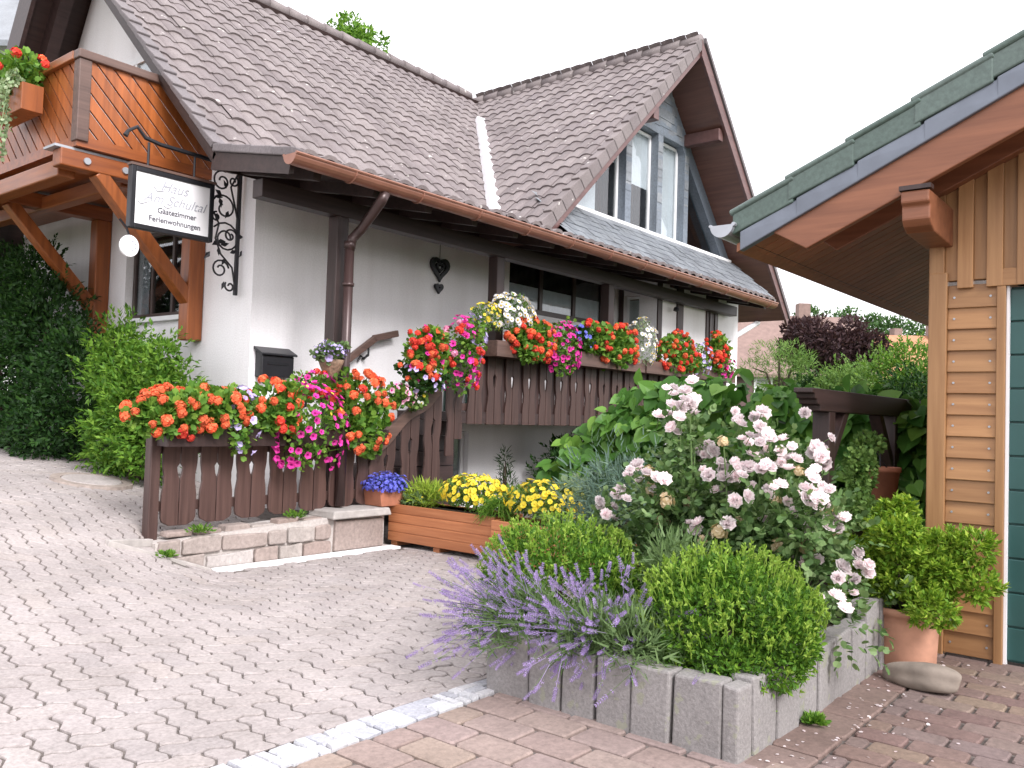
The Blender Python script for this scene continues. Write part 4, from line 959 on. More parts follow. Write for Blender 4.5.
# ================================================================== RAISED BED
bed = thing('raised_bed', 'raised flower bed edged with upright grey granite stones', 'raised bed', (3.9, 1.75, 0))
def palisade(x0, x1, y0, y1, h):
    g = MB(); j = lambda: rr.normal()*.006
    g.hexa([(x0+j(), y0+j(), -.05), (x1+j(), y0+j(), -.05), (x1+j(), y1+j(), -.05), (x0+j(), y1+j(), -.05), (x0+j(), y0+j(), h+j()), (x1+j(), y0+j(), h+j()), (x1+j(), y1+j(), h+j()), (x0+j(), y1+j(), h+j())])
    return g.build('border_stone', M['granite'], bed, bevel=.012)
ys = [1.70, 1.80] + [float(at(px, py, X=3.84)[1]) for px, py in ((713, 752), (670, 735), (631, 718), (594, 700), (560, 685), (528, 672))] + [3.28]
ys = sorted(set(round(y, 3) for y in ys)); ys = [y for i, y in enumerate(ys) if i == 0 or y-ys[i-1] > .06]
for a, b in zip(ys[:-1], ys[1:]): palisade(3.84+rr.normal()*.006, 3.98, a+.008, b-.004, .36)
x = 3.99
while x < 6.05:
    w = .27+rr.random()*.03; palisade(x+.004, x+w-.004, 1.70+rr.normal()*.006, 1.83, .37+(.1 if x > 5.5 else .0)); x += w
xb = x
for k in range(5): palisade(xb-.13, xb, 1.84+k*.3, 2.13+k*.3, .36)
x = 3.99
while x < 6.0: palisade(x, x+.27, 3.16, 3.29, .33); x += .28
MB().box(3.97, xb-.1, 1.82, 3.18, 0, .31).build('soil', M['soil'], bed)
tag(MB().box(7.8, 12.5, 2.6, 7.7, -.06, .004).build('garden_soil', M['soil']), kind='structure')

# ================================================================== PLANTERS
def planter(x0, y0, ln, dp, h, label, yaw=0.0):
    t = thing('wooden_planter', label, 'planter', (x0, y0, 0), 'glazed wooden plank planters')
    def Rz(x, y, z):
        return (x0 + x*math.cos(yaw) - y*math.sin(yaw), y0 + x*math.sin(yaw) + y*math.cos(yaw), z)
    def bx_(mb, a, b, c, d, e, f): mb.hexa([Rz(a, c, e), Rz(b, c, e), Rz(b, d, e), Rz(a, d, e), Rz(a, c, f), Rz(b, c, f), Rz(b, d, f), Rz(a, d, f)])
    nb = 4; hh = (h-.06)/nb
    for nm, (a, b, c, d) in (('front_boards', (0, .035, .0, ln)), ('back_boards', (dp-.035, dp, 0, ln)), ('end_boards', (.035, dp-.035, 0, .035)), ('end_boards', (.035, dp-.035, ln-.035, ln))):
        g = MB()
        for k in range(nb): bx_(g, a, b, c, d, .06+k*hh+.004, .06+(k+1)*hh-.004)
        bx_(g, a+.008 if a == 0 else a, b-.006 if b == dp else b, c+.01, d-.01, .07, h-.01) if nm in ('front_boards', 'back_boards') else None
        g.build(nm, M['planter'], t, bevel=.006)
    for yy in (.03, ln*.5, ln-.13):
        g = MB(); bx_(g, .03, dp-.03, yy, yy+.1, 0, .058); g.build('foot', M['planter'], t, bevel=.005)
    g = MB(); bx_(g, .03, dp-.03, .03, ln-.03, h-.16, h-.05); g.build('soil', M['soil'], t)
    return t
planter(7.13, 6.02, 1.66, .5, .50, 'orange brown plank planter standing in front of the lower house wall')
planter(7.02, 4.42, 1.5, .5, .49, 'orange brown plank planter half hidden behind the clipped bush', .04)

# ================================================================== PERGOLA
pg = thing('pergola', 'dark brown timber pergola with braced posts beside the garage', 'pergola', (6.43, 2.3, 0))
PY = 2.3; pb = at(803, 388, Y=PY)
g = MB(); z1 = 1.865; z0 = 1.70; x0 = pb[0]
g.prism([(x0, z1), (x0+.0, z1-.035), (x0+.05, z1-.04), (x0+.06, z1-.075), (x0+.1, z1-.08), (x0+.11, z1-.115), (x0+.16, z1-.12), (x0+.17, z0), (9.4, z0), (9.4, z1)], lambda u, v, w: (u, w, v), PY-.07, PY+.07); g.build('beam', M['darkx'], pg, bevel=.006)
p1x = float(at(824, 420, Y=PY)[0]); p2x = float(at(890, 430, Y=PY)[0])
for px_ in (p1x, p2x): MB().box(px_-.065, px_+.065, PY-.065, PY+.065, 0, z0).build('post', M['dark'], pg, bevel=.006)
for a, b in (((p1x+.05, 1.32), (p1x+.42, 1.74)), ((p2x-.05, 1.25), (p2x-.45, 1.72)), ((p2x+.05, 1.25), (p2x+.45, 1.72))): MB().beam((a[0], PY, a[1]), (b[0], PY, b[1]), .08, .1, (0, 1, 0)).build('brace', M['dark'], pg, bevel=.006)
g = MB()
for k in range(4): g.box(p1x+.07, p2x-.07, PY-.02, PY+.01, .1+k*.17, .255+k*.17)
g.build('low_boards', M['darkx'], pg, bevel=.005)
g = MB()
for k in range(4): g.box(p2x+.07, 9.4, PY-.02, PY+.01, .1+k*.17, .255+k*.17)
g.build('low_boards', M['darkx'], pg, bevel=.005)
g = MB()
for k in range(4): g.beam((p1x-.08, PY-.05-.0, .12+k*.15), (p1x-.08, PY-.52, .02+k*.15-.06), .03, .14)
g.build('side_boards', M['dark'], pg, bevel=.005)

# ================================================================== POT, BOULDER, COVER
pt = thing('terracotta_pot', 'large pale terracotta pot standing by the garage corner', 'pot', (6.2, 1.60, 0))
MB().lathe([(.0, .005), (.165, .0), (.185, .03), (.20, .30), (.205, .35), (.22, .355), (.222, .40), (.195, .40), (.185, .34), (.0, .33)], (6.2, 1.60, .012), 32).build('pot_body', M['terra'], pt, True)
MB().lathe([(.0, .36), (.19, .36)], (6.2, 1.60, .0), 20).build('soil', M['soil'], pt)
bm = bmesh.new(); bmesh.ops.create_icosphere(bm, subdivisions=4, radius=1)
bc_ = at(925, 682, Z=.08); rr2 = rng(33); ph = rr2.random(9)*6
for v in bm.verts:
    x, y, z = v.co; n = .10*math.sin(2.3*x+ph[0])+.08*math.sin(3.1*y+ph[1])+.06*math.sin(4.7*z+2*x+ph[2])+.03*math.sin(9*x+5*y+ph[3])
    v.co = Vector((x, y, z))*(1+n); v.co = Vector((v.co.x*.13*S, v.co.y*.23*S, max(v.co.z, -.72)*.085*S)); v.co.z -= .10*v.co.y
me = bpy.data.meshes.new('boulder'); bm.to_mesh(me); bm.free(); me.materials.append(M['boulder']); me.polygons.foreach_set('use_smooth', [True]*len(me.polygons))
o = bpy.data.objects.new('boulder', me); COL.objects.link(o); o.location = (5.78*S, 1.40*S, .075*S); o.rotation_euler = (0, 0, -.25); tag(o, 'smooth grey brown boulder lying in front of the terracotta pot', 'boulder')
def ground_hit(px, py):
    d = at(px, py, D=1)-EYE; t = 3.0
    while t < 60:
        p = EYE + d*t
        if p[2] <= float(gh(p[0], p[1])): return p
        t += .02
    return EYE + d*12
mh = ground_hit(92, 482)
e_ = .3; sx_ = (float(gh(mh[0]+e_, mh[1]))-float(gh(mh[0]-e_, mh[1])))/(2*e_); sy_ = (float(gh(mh[0], mh[1]+e_))-float(gh(mh[0], mh[1]-e_)))/(2*e_)
mc = thing('manhole_cover', 'round pale cast cover set in the sloping drive', 'manhole cover', (mh[0], mh[1], float(gh(mh[0], mh[1]))))
def tilt(mb):
    for v in mb.v: v[:, 2] += float(gh(mh[0], mh[1])) + (v[:, 0]-mh[0])*sx_ + (v[:, 1]-mh[1])*sy_
    return mb
tilt(MB().lathe([(0, .03), (.30, .03), (.312, .02), (.312, -.02)], (mh[0], mh[1], 0), 40)).build('lid', M['paver'], mc)
tilt(MB().lathe([(.318, -.02), (.318, .026), (.42, .026), (.43, -.02)], (mh[0], mh[1], 0), 40)).build('ring', M['rust'], mc)

# ================================================================== BLOSSOMS (small shared parts)
def petal_ring(mb, n, r0, r1, w, lift, mi=0, z=0, ph=0, cup=0):
    for i in range(n):
        a = 2*PI*i/n+ph; c, s_ = math.cos(a), math.sin(a); rm = (r0+r1)/2
        P = [(r0, 0, z), (rm, -w/2, z+lift*.5+cup), (r1*.93, -w*.38, z+lift), (r1, 0, z+lift*1.05), (r1*.93, w*.38, z+lift), (rm, w/2, z+lift*.5+cup), (rm, 0, z+lift*.45)]
        v = [(x*c-y*s_, x*s_+y*c, zz) for x, y, zz in P]; mb.add(v, [(0, 1, 6), (1, 2, 3, 6), (6, 3, 4, 5), (0, 6, 5)], mi)
def geranium_mesh(mat, seed, n=24):
    g = rng(seed); mb = MB(); d = unit(g.normal(size=(n*3, 3))); d = d[d[:, 2] > -.35][:n]
    for q in d:
        f = MB(); petal_ring(f, 5, .001, .025, .026, .005, ph=g.random()*6); z = q; x = np.cross(z, (0.3, .9, .1)); x /= np.linalg.norm(x); y = np.cross(z, x); Mx = np.stack([x, y, z], 1)
        for v in f.v: mb.add(v @ Mx.T + q*np.array([.052, .052, .042])*(.85+.3*g.random()), [(0, 1, 6), (1, 2, 3, 6), (6, 3, 4, 5), (0, 6, 5)])
    mb.lathe([(0, -.028), (.03, -.02), (.042, .0), (.034, .022), (0, .034)], (0, 0, 0), 10)
    mb.tube([(0, 0, -.10), (0, 0, .02)], .004, 4, 1)
    return tmesh('flower_head', mb, [mat, M['stem']])
def petunia_mesh(mat, throat):
    mb = MB(); n = 15; P = [(0, 0, -.028)]
    for r, z in ((.018, -.008), (.05, .008)):
        for i in range(n):
            rr_ = r*(1 - (.16 if (i % 3) == 0 and r > .03 else 0)); P.append((rr_*math.cos(2*PI*i/n), rr_*math.sin(2*PI*i/n), z+(.004*math.sin(i*2.1) if r > .03 else 0)))
    mb.add(P[:n+1], [(0, 1+i, 1+(i+1) % n) for i in range(n)], 1)
    mb.add(P[1:], [(i, n+i, n+(i+1) % n, (i+1) % n) for i in range(n)], 0)
    return tmesh('blossom', mb, [mat, throat])
def daisy_mesh(mat, eye, n=11, r=.034, w=.014, er=.011):
    mb = MB(); petal_ring(mb, n, .006, r, w, .004); mb.lathe([(er, .0), (er*.9, .006), (er*.4, .010), (0, .011)], (0, 0, 0), 8, 1); mb.tube([(0, 0, -.08), (0, 0, 0)], .002, 3, 2)
    return tmesh('blossom', mb, [mat, eye, M['stem']])
def rose_mesh(mat, seed):
    g = rng(seed); mb = MB()
    for n, r, tilt_, sz in ((7, .016, .55, .062), (7, .014, .85, .060), (6, .012, 1.1, .058), (6, .009, 1.3, .052), (4, .004, 1.5, .046)):
        for i in range(n):
            a = 2*PI*i/n + g.random()*.6 + n; ct, st_ = math.cos(tilt_+g.normal()*.08), math.sin(tilt_); P = []
            for u in np.linspace(0, 1, 4):
                for v in (-1, -.4, .4, 1):
                    wd_ = sz*.62*math.sin(min(1, u*1.15+.12)*PI*.62)*v; rad = r+sz*u*ct - .010*u*u*st_*(1-abs(v))+.006*abs(v)*0; zz = sz*u*st_ + .010*abs(v)**2*u - .014*max(0, u-.75)*4*(tilt_ < 1)
                    P.append((rad*math.cos(a)-wd_*math.sin(a), rad*math.sin(a)+wd_*math.cos(a), zz))
            mb.add(P, [(p*4+q, p*4+q+1, p*4+q+5, p*4+q+4) for p in range(3) for q in range(3)])
    mb.tube([(0, 0, -.14), (0, 0, .0)], .005, 4, 1)
    return tmesh('rose_bloom', mb, [mat, M['stem']], True)
def cluster_mesh(name, mat, n, spread, r, seed, w=None):
    g = rng(seed); mb = MB()
    for q in g.normal(size=(n, 3))*spread:
        f = MB(); petal_ring(f, 5, .001, r, w or r*.9, .003, ph=g.random()*6); z = unit(np.array([q+np.array([0, 0, spread])]))[0]; x = np.cross(z, (0.3, .9, .1)); x /= np.linalg.norm(x); y = np.cross(z, x); Mx = np.stack([x, y, z], 1)
        for v in f.v: mb.add(v @ Mx.T + q, [(0, 1, 6), (1, 2, 3, 6), (6, 3, 4, 5), (0, 6, 5)])
    return tmesh(name, mb, [mat])
def spike_mesh(seed, L_=.30):
    g = rng(seed); mb = MB(); b = g.normal(size=2)*.02
    mb.tube([(0, 0, 0), (b[0]*.5, b[1]*.5, L_*.5), (b[0], b[1], L_)], [.003, .0028, .002], 4, 1)
    for k in range(7):
        z = L_-.10+.018*k+(.0 if k else -.03)
        for j in range(6):
            a = j*1.05+k*.5; r = .013*(1 - .08*k); P = np.array([[b[0]+r*math.cos(a), b[1]+r*math.sin(a), z]]); d = unit(np.array([[math.cos(a), math.sin(a), .9]]))
            mb.inst(LEAF[0], LEAF[1], frames(d, unit(np.array([[-math.cos(a), -math.sin(a), .8]])))*.028, P, 0)
    return tmesh('flower_spike', mb, [M['p_lav'], M['stem']])
G_OR = [geranium_mesh(M['p_orange'], k) for k in (1, 2)]; G_RED = [geranium_mesh(M['p_red'], k) for k in (3, 4)]; G_PINK = [geranium_mesh(M['p_pink'], 5)]
P_MAG = [petunia_mesh(M['p_magenta'], M['p_throat'])]; P_VIO = [petunia_mesh(M['p_violet'], M['p_violet'])]; P_PINK = [petunia_mesh(M['p_pink'], M['p_magenta'])]; P_BLUE = [petunia_mesh(M['p_blue'], M['p_blue'])]
D_WH = [daisy_mesh(M['p_white'], M['p_eye'])]; D_YE = [daisy_mesh(M['p_yellow'], M['p_eye'], 8, .042, .030, .010)]; D_YS = [daisy_mesh(M['p_yellow'], M['p_eye'], 6, .026, .02, .006)]
ROSE = [rose_mesh(M['p_rose'], k) for k in (1, 2, 3)]; FADED = [cluster_mesh('faded_bloom', M['dead'], 14, .03, .035, 5)]
LOB = [cluster_mesh('blossom', M['p_blue'], 5, .022, .018, 6)]; SPIKE = [spike_mesh(k) for k in (1, 2, 3)]; VIO_S = [cluster_mesh('blossom', M['p_violet'], 4, .022, .02, 8)]
def blooms(parent, meshes, c, rad, n, seed, zmin=-.7, front=.35, sc=(.55, .95), out=1.02, name=None, zmax=1.0):
    g = rng(seed); k = 0; tr = 0; placed = []
    while k < n and tr < n*40:
        tr += 1; d = unit(g.normal(size=(1, 3)))[0]
        if d[2] < zmin or d[2] > zmax or d[1] > front: continue
        p = np.array(c) + d*np.array(rad)*out*(.9+.15*g.random())
        if placed and min(np.linalg.norm(p-q) for q in placed) < .035: continue
        placed.append(p); nrm = Vector((d + g.normal(size=3)*.25 + np.array([0, -.25, .15])).tolist()); e = nrm.to_track_quat('Z', 'Y').to_euler()
        me = meshes[int(g.integers(len(meshes)))]
        put(name or me.name.split('.')[0], me, parent, p, e, float(g.uniform(*sc))); k += 1
def bushlet(name, label, cat, group, c, rad, leafm, nl, ls, bl, seed, tm=ROUND, base=None, up=.35, sub=5):
    base = base if base is not None else (c[0], c[1]+.06, c[2]-rad[2]*.6)
    t = thing(name, label, cat, base, group); g = rng(seed+100); c = np.array(c); rad = np.array(rad)
    cl = [(*c, *(rad*.88))] + [(*(c+g.uniform(-.62, .62, 3)*rad), *(rad*g.uniform(.35, .5))) for _ in range(sub)]
    mb = MB(); leaves(mb, cl, nl, ls, seed, tm, up, .7, .3)
    for _ in range(10): e = c + unit(g.normal(size=(1, 3)))[0]*rad*.9; mb.tube([base, (np.array(base)+e)/2+g.normal(size=3)*.02, e], [.006, .005, .003], 4)
    mb.build('foliage', leafm, t, fixn=False)
    for k, (me, n, kw) in enumerate(bl): blooms(t, me, c, rad, n, seed*7+k, **kw)
    return t
def W(px, py, Y): return tuple(float(v) for v in at(px, py, Y=Y))
# ------------------------------------------------------------------ fence flower boxes
def flowerbox(label, x0, x1, y0, y1, z0, z1, group, mat='rail'):
    t = thing('flower_box', label, 'flower box', ((x0+x1)/2, (y0+y1)/2, z0), group)
    g = MB(); g.box(x0, x1, y0, y0+.015, z0, z1); g.box(x0, x1, y1-.015, y1, z0, z1); g.box(x0, x0+.015, y0+.015, y1-.015, z0, z1); g.box(x1-.015, x1, y0+.015, y1-.015, z0, z1); g.box(x0+.015, x1-.015, y0+.015, y1-.015, z0, z0+.015); g.build('trough', M[mat], t, bevel=.005)
    MB().box(x0+.016, x1-.016, y0+.016, y1-.016, z0+.05, z1-.03).build('soil', M['soil'], t); return t
flowerbox('long brown flower box on the left half of the plank fence', 4.22, 5.55, 7.58, 7.79, 1.2, 1.38, 'flower boxes along the fence', 'dark')
flowerbox('long brown flower box on the right half of the plank fence', 5.6, 7.0, 7.58, 7.79, 1.2, 1.38, 'flower boxes along the fence', 'dark')
FG = 'flowering plants in the fence boxes'; FY_ = 7.62
F1 = dict(zmin=-.75, front=.5)
def fp(i, label, px, py, wpx, hpx, leafm, nl, ls, bl, tm=ROUND, Y=FY_, dy=.2, name='balcony_flower', group=FG, cat='flower plant', **kw):
    if py < 370: wpx *= 1.2 if px < 585 else 1.55; hpx *= 1.12; nl = int(nl*1.2); bl = [(m_, int(n_*1.3), k_) for m_, n_, k_ in bl]
    if px < 380 and py > 395: py += 5; hpx *= 1.12
    c = W(px, py, Y); d = float((np.array(c)-EYE) @ CF); k = d/FPX
    # screen width -> size along the facade (the facade recedes at about 50 degrees)
    return bushlet(name, label, cat, group, c, (wpx/2*k*1.12, dy, hpx/2*k), leafm, nl, ls, bl, i, tm, **kw)
fp(11, 'orange geranium at the left end of the plank fence', 170, 409, 78, 46, M['gera_l'], 900, .075, [(G_OR, 30, F1), (G_RED, 3, dict(zmin=-.9, front=.2, zmax=-.2))], name='geranium')
fp(12, 'second orange geranium from the left end of the plank fence', 215, 407, 62, 44, M['gera_l'], 800, .075, [(G_OR, 27, F1)], name='geranium')
fp(13, 'pale violet petunia trailing over the fence between orange geraniums', 241, 418, 30, 70, M['gera_l'], 300, .05, [(P_VIO, 35, F1)], name='petunia')
fp(14, 'red orange geranium above the fence left of the magenta petunia', 272, 405, 62, 54, M['gera_l'], 800, .075, [(G_OR, 20, F1), (G_RED, 12, F1), (D_YS, 5, F1)], name='geranium')
fp(15, 'large magenta petunia cascading down the middle of the plank fence', 312, 426, 82, 84, M['gera_l'], 600, .05, [(P_MAG, int(1.3*84), F1), (D_YS, 10, dict(zmin=.1, front=.1))], name='petunia', dy=.24)
fp(16, 'orange geranium right of the large magenta petunia on the fence', 362, 412, 66, 78, M['gera_l'], 1000, .075, [(G_OR, 36, F1), (G_RED, 4, dict(zmin=.3, front=.5))], name='geranium', dy=.24)
fp(17, 'magenta petunia behind the fence beside the brown downpipe', 318, 388, 44, 34, M['gera_l'], 300, .05, [(P_MAG, 22, F1), (G_RED, 11, F1)], name='petunia', Y=7.85, dy=.16)
fp(18, 'pale pink petunia at the foot of the sloping stair rail', 396, 396, 44, 26, M['gera_l'], 300, .05, [(P_PINK, 26, F1)], name='petunia', Y=7.7, dy=.18)
fp(19, 'cream and yellow flowers beside the pale pink petunia on the stair rail', 417, 400, 20, 22, M['bright_l'], 260, .05, [(D_YS, 6, F1), (D_WH, 6, F1)], name='mixed_summer_flower', Y=7.7, dy=.15)
# ------------------------------------------------------------------ veranda flowers
VG = 'flowering plants along the veranda'
for k, (a, b) in enumerate(((8.95, 10.9), (10.95, 12.9), (12.95, 14.8), (14.85, 16.5))):
    flowerbox(['first', 'second', 'third', 'last'][k]+' brown flower box from the stairs on the veranda railing', a, b, 7.6, 7.82, 2.40, 2.62, 'flower boxes along the veranda')
V = dict(name='geranium', group=VG, Y=7.6)
fp(30, 'red geranium at the left top of the stairs beside the white wall', 425, 358, 44, 58, M['gera_l'], 700, .075, [(G_RED, 19, F1), (G_OR, 12, F1), (P_MAG, 11, F1)], **V)
fp(31, 'dark leaved violet petunia hanging below the red geranium at the stair top', 425, 378, 52, 36, M['dark_l'], 450, .06, [(P_VIO, 24, dict(zmin=-.8, front=.2))], name='petunia', group=VG, Y=7.58)
fp(32, 'tall magenta petunia hanging at the corner of the veranda', 461, 358, 40, 74, M['gera_l'], 500, .05, [(P_MAG, 59, F1), (G_RED, 11, F1), (G_PINK, 5, F1)], name='petunia', group=VG, Y=7.55)
fp(33, 'violet petunia between the magenta petunia and the yellow daisies', 472, 340, 22, 46, M['gera_l'], 260, .05, [(P_VIO, 30, F1)], name='petunia', group=VG, Y=7.62)
fp(34, 'yellow daisy bush on the veranda corner', 486, 318, 32, 28, M['bright_l'], 420, .045, [(D_YS, 36, F1), (D_YE, 8, F1)], tm=LEAF, name='yellow_daisy', group=VG, Y=7.68)
fp(35, 'white marguerite bush rising above the veranda railing', 512, 316, 50, 40, M['bright_l'], 520, .05, [(D_WH, 85, dict(zmin=-.5, front=.6, sc=(1.0, 1.5)))], tm=LEAF, name='white_marguerite', group=VG, Y=7.7)
fp(36, 'orange red geranium on the veranda railing right of the white marguerites', 532, 342, 52, 42, M['gera_l'], 800, .075, [(G_OR, 24, F1), (G_RED, 12, F1)], **V)
fp(37, 'bright magenta petunia hanging from the middle of the veranda railing', 563, 350, 36, 54, M['gera_l'], 450, .05, [(P_MAG, 68, F1)], name='petunia', group=VG, Y=7.55)
fp(38, 'small blue petunia beside the bright magenta petunia on the veranda', 581, 338, 22, 22, M['dark_l'], 260, .05, [(P_BLUE, 18, F1)], name='petunia', group=VG, Y=7.62)
fp(39, 'leafy green geranium with few red heads right of the blue petunia', 592, 338, 24, 34, M['gera_l'], 420, .075, [(G_RED, 8, F1)], **V)
fp(40, 'red and orange geranium on the veranda above the heart leaved hedge', 617, 346, 42, 42, M['gera_l'], 700, .075, [(G_OR, 20, F1), (G_RED, 14, F1)], **V)
fp(41, 'white marguerites hanging between two red geraniums on the veranda', 642, 344, 28, 48, M['silver_l'], 450, .05, [(D_WH, 60, dict(zmin=-.75, front=.5, sc=(1.0, 1.5)))], tm=LEAF, name='white_marguerite', group=VG, Y=7.62)
fp(42, 'red geranium in front of the white veranda wall', 678, 354, 44, 40, M['gera_l'], 700, .075, [(G_RED, 28, F1), (G_OR, 14, F1)], **V)
fp(43, 'violet petunia between the last two red geraniums on the veranda', 700, 360, 18, 34, M['gera_l'], 260, .05, [(P_VIO, 22, F1)], name='petunia', group=VG, Y=7.6)
fp(44, 'last red geranium at the far right end of the veranda', 716, 354, 24, 38, M['gera_l'], 500, .075, [(G_RED, 24, F1), (G_OR, 11, F1)], **V)
fp(45, 'deep magenta petunia at the far right end of the veranda', 724, 368, 20, 22, M['gera_l'], 220, .05, [(P_MAG, 24, F1)], name='petunia', group=VG, Y=7.58)
# front balcony
fb = W(26, 95, 10.9)
flowerbox('orange flower box hanging on the front of the upper balcony', 3.98, 4.22, 10.75, 11.65, 4.98, 5.3, None, 'orange')
t = bushlet('geranium', 'red geranium in the orange box on the upper balcony', 'flower plant', None, (4.08, 11.2, 5.52), (.3, .55, .28), M['gera_l'], 700, .075, [(G_RED, 12, dict(zmin=-.4, front=1.1)), (G_OR, 6, dict(zmin=-.5, front=1.1))], 51)
t = thing('trailing_licorice_plant', 'silvery trailing plant spilling down the orange balcony box', 'plant', (4.0, 11.1, 5.3)); mb = MB(); g = rng(52)
for k in range(16):
    x = 3.96+g.normal()*.03; y = 10.75+g.random()*.95; p = np.array([x, y, 5.38]); pts = [p]
    for s_ in range(7): p = p + np.array([-.02+g.normal()*.02, g.normal()*.03, -.02-.07*s_*.45*(.6+.8*g.random())]); pts.append(p.copy())
    mb.tube(pts, .006, 4)
    P = np.repeat(np.array(pts), 6, axis=0) + g.normal(size=(48, 3))*.02; d = unit(g.normal(size=(48, 3))+np.array([-.3, -.2, -.2])); mb.inst(ROUND[0], ROUND[1], frames(d, unit(g.normal(size=(48, 3))))*.05, P)
mb.build('foliage', M['silver_l'], t, fixn=False)
t = bushlet('basket_flower', 'pale violet flowers spilling from the wicker wall basket', 'flower plant', None, (bc[0]-.05, bc[1]-.03, bc[2]+.13), (.2, .15, .13), M['lav_l'], 300, .05, [(VIO_S, 18, dict(zmin=-.5, front=.8)), (P_VIO, 6, dict(zmin=-.6, front=.3))], 53)
# lobelia on the slab
lc = W(386, 490, 7.66)
t = thing('square_clay_planter', 'small reddish planter standing on the stone slab', 'planter', (lc[0], 7.7, .475)); g = MB()
g.prism([(-.17, 0), (.17, 0), (.20, .19), (-.20, .19)], lambda u, v, w: (lc[0]+.02+u, w, .477+v), 7.56, 7.86); g.build('body', M['terrad'], t, bevel=.01)
bushlet('lobelia', 'blue lobelia mound in the small reddish planter on the slab', 'flower plant', None, (lc[0]+.02, 7.68, .71), (.27, .2, .13), M['dark_l'], 400, .035, [(LOB, 90, dict(zmin=-.5, front=.8, sc=(.8, 1.3)))], 54, LEAF)

# ------------------------------------------------------------------ planter plants
def X_(px, py, X): return tuple(float(v) for v in at(px, py, X=X))
YG = 'plants in the wooden planters'
c = X_(424, 494, 7.36); bushlet('golden_conifer', 'feathery golden green dwarf conifer in the left planter', 'plant', YG, (c[0], c[1], .60), (.2, .36, .17), M['yel_l'], 900, .09, [], 61, NEEDLE, up=.7)
c = X_(408, 500, 7.36); bushlet('trailing_green', 'low grey green filler plant at the left end of the left planter', 'plant', YG, (c[0], c[1]-.1, .54), (.2, .28, .1), M['lav_l'], 400, .07, [(D_YS, 5, F1)], 62, LEAF)
c = X_(475, 492, 7.36); bushlet('yellow_coreopsis', 'yellow daisy mound at the right end of the left planter', 'flower plant', YG, (c[0], c[1], .69), (.25, .48, .22), M['bright_l'], 800, .06, [(D_YE, 170, dict(zmin=-.35, front=1.1))], 63, LEAF)
c = X_(545, 498, 7.27); bushlet('yellow_coreopsis', 'yellow daisy mound in the right planter', 'flower plant', YG, (c[0], c[1], .69), (.27, .48, .24), M['bright_l'], 800, .06, [(D_YE, 180, dict(zmin=-.4, front=1.1))], 64, LEAF)
t = thing('trailing_grass', 'fine green grass hanging over the end of the left planter', 'plant', X_(505, 505, 7.2), YG); mb = MB(); g = rng(65); c = np.array(X_(500, 505, 7.22))
for k in range(120):
    a = g.uniform(0, 2*PI); r = g.uniform(.08, .34); h = g.uniform(.02, .12); e = c + np.array([math.cos(a)*r*.7-.05, math.sin(a)*r, -.05-g.random()*.18*(r > .18)]); m_ = (c+e)/2+np.array([0, 0, h]); mb.tube([c+g.normal(size=3)*.03, m_, e], [.006, .006, .002], 3)
    P = np.repeat(np.array([m_*.6+e*.4]), 4, axis=0)+g.normal(size=(4, 3))*.03; mb.inst(NEEDLE[0], NEEDLE[1], frames(unit(g.normal(size=(4, 3))+(e-c)*3), unit(g.normal(size=(4, 3))))*.08, P)
mb.build('foliage', M['mid_l'], t, fixn=False)

# ------------------------------------------------------------------ raised bed plants
def boxwood(label, c, rx, ry, rz, n, seed, tips):
    t = thing('clipped_box_bush', label, 'bush', (c[0], c[1], .3), 'clipped box bushes in the raised bed'); g = rng(seed); c = np.array(c)
    cl = [(*c, rx*.93, ry*.93, rz*.93)] + [(*(c+unit(g.normal(size=(1, 3)))[0]*np.array([rx, ry, rz])*.74), rx*.26, ry*.26, rz*.26) for _ in range(34)]
    mb = MB(); leaves(mb, cl, n, .030, seed, LEAF, .35, .8, .72, zmin=.26); mb.build('foliage', M['box_l'], t, fixn=False)
    mb = MB(); cl2 = [(*(c+np.array([g.normal()*.5*rx, g.normal()*.5*ry, 0])), .05, .05, 0) for _ in range(1)]
    P = []; D = []
    for k in range(tips):
        d = unit(g.normal(size=(1, 3)))[0]; d[2] = abs(d[2])*.9+.1 if g.random() < .8 else d[2]; d /= np.linalg.norm(d); p = c + d*np.array([rx, ry, rz])*(.97+.05*g.random()); ax = unit(np.array([d*.5+np.array([0, 0, 1.])*.9+g.normal(size=3)*.2]))[0]; Ln = .02+.055*g.random()*max(.12, d[2])
        for s_ in range(8):
            P.append(p+ax*Ln*s_/8); D.append(ax*.9+g.normal(size=3)*.55)
        mb.tube([p-ax*.04, p+ax*Ln], .003, 3)
    P = np.array(P); D = unit(np.array(D)); mb.inst(LEAF[0], LEAF[1], frames(D, unit(g.normal(size=P.shape)+np.array([0, 0, .6])))*.028, P); mb.build('young_shoots', M['box_y'], t, fixn=False)
    mb = MB(); mb.tube([(c[0], c[1], .28), (c[0], c[1], c[2])], [.03, .02], 6); mb.build('stem', M['bark'], t)
    return t
c = X_(565, 578, 4.72); boxwood('rounded clipped box bush behind the violet lavender', (c[0]-.06, c[1], c[2]+.02), .48, .56, .38, 17000, 71, 300)
c = X_(728, 634, 4.40); boxwood('larger clipped box bush at the front corner of the raised bed', (c[0], c[1]+.0, c[2]+.02), .48, .52, .42, 21000, 72, 430)
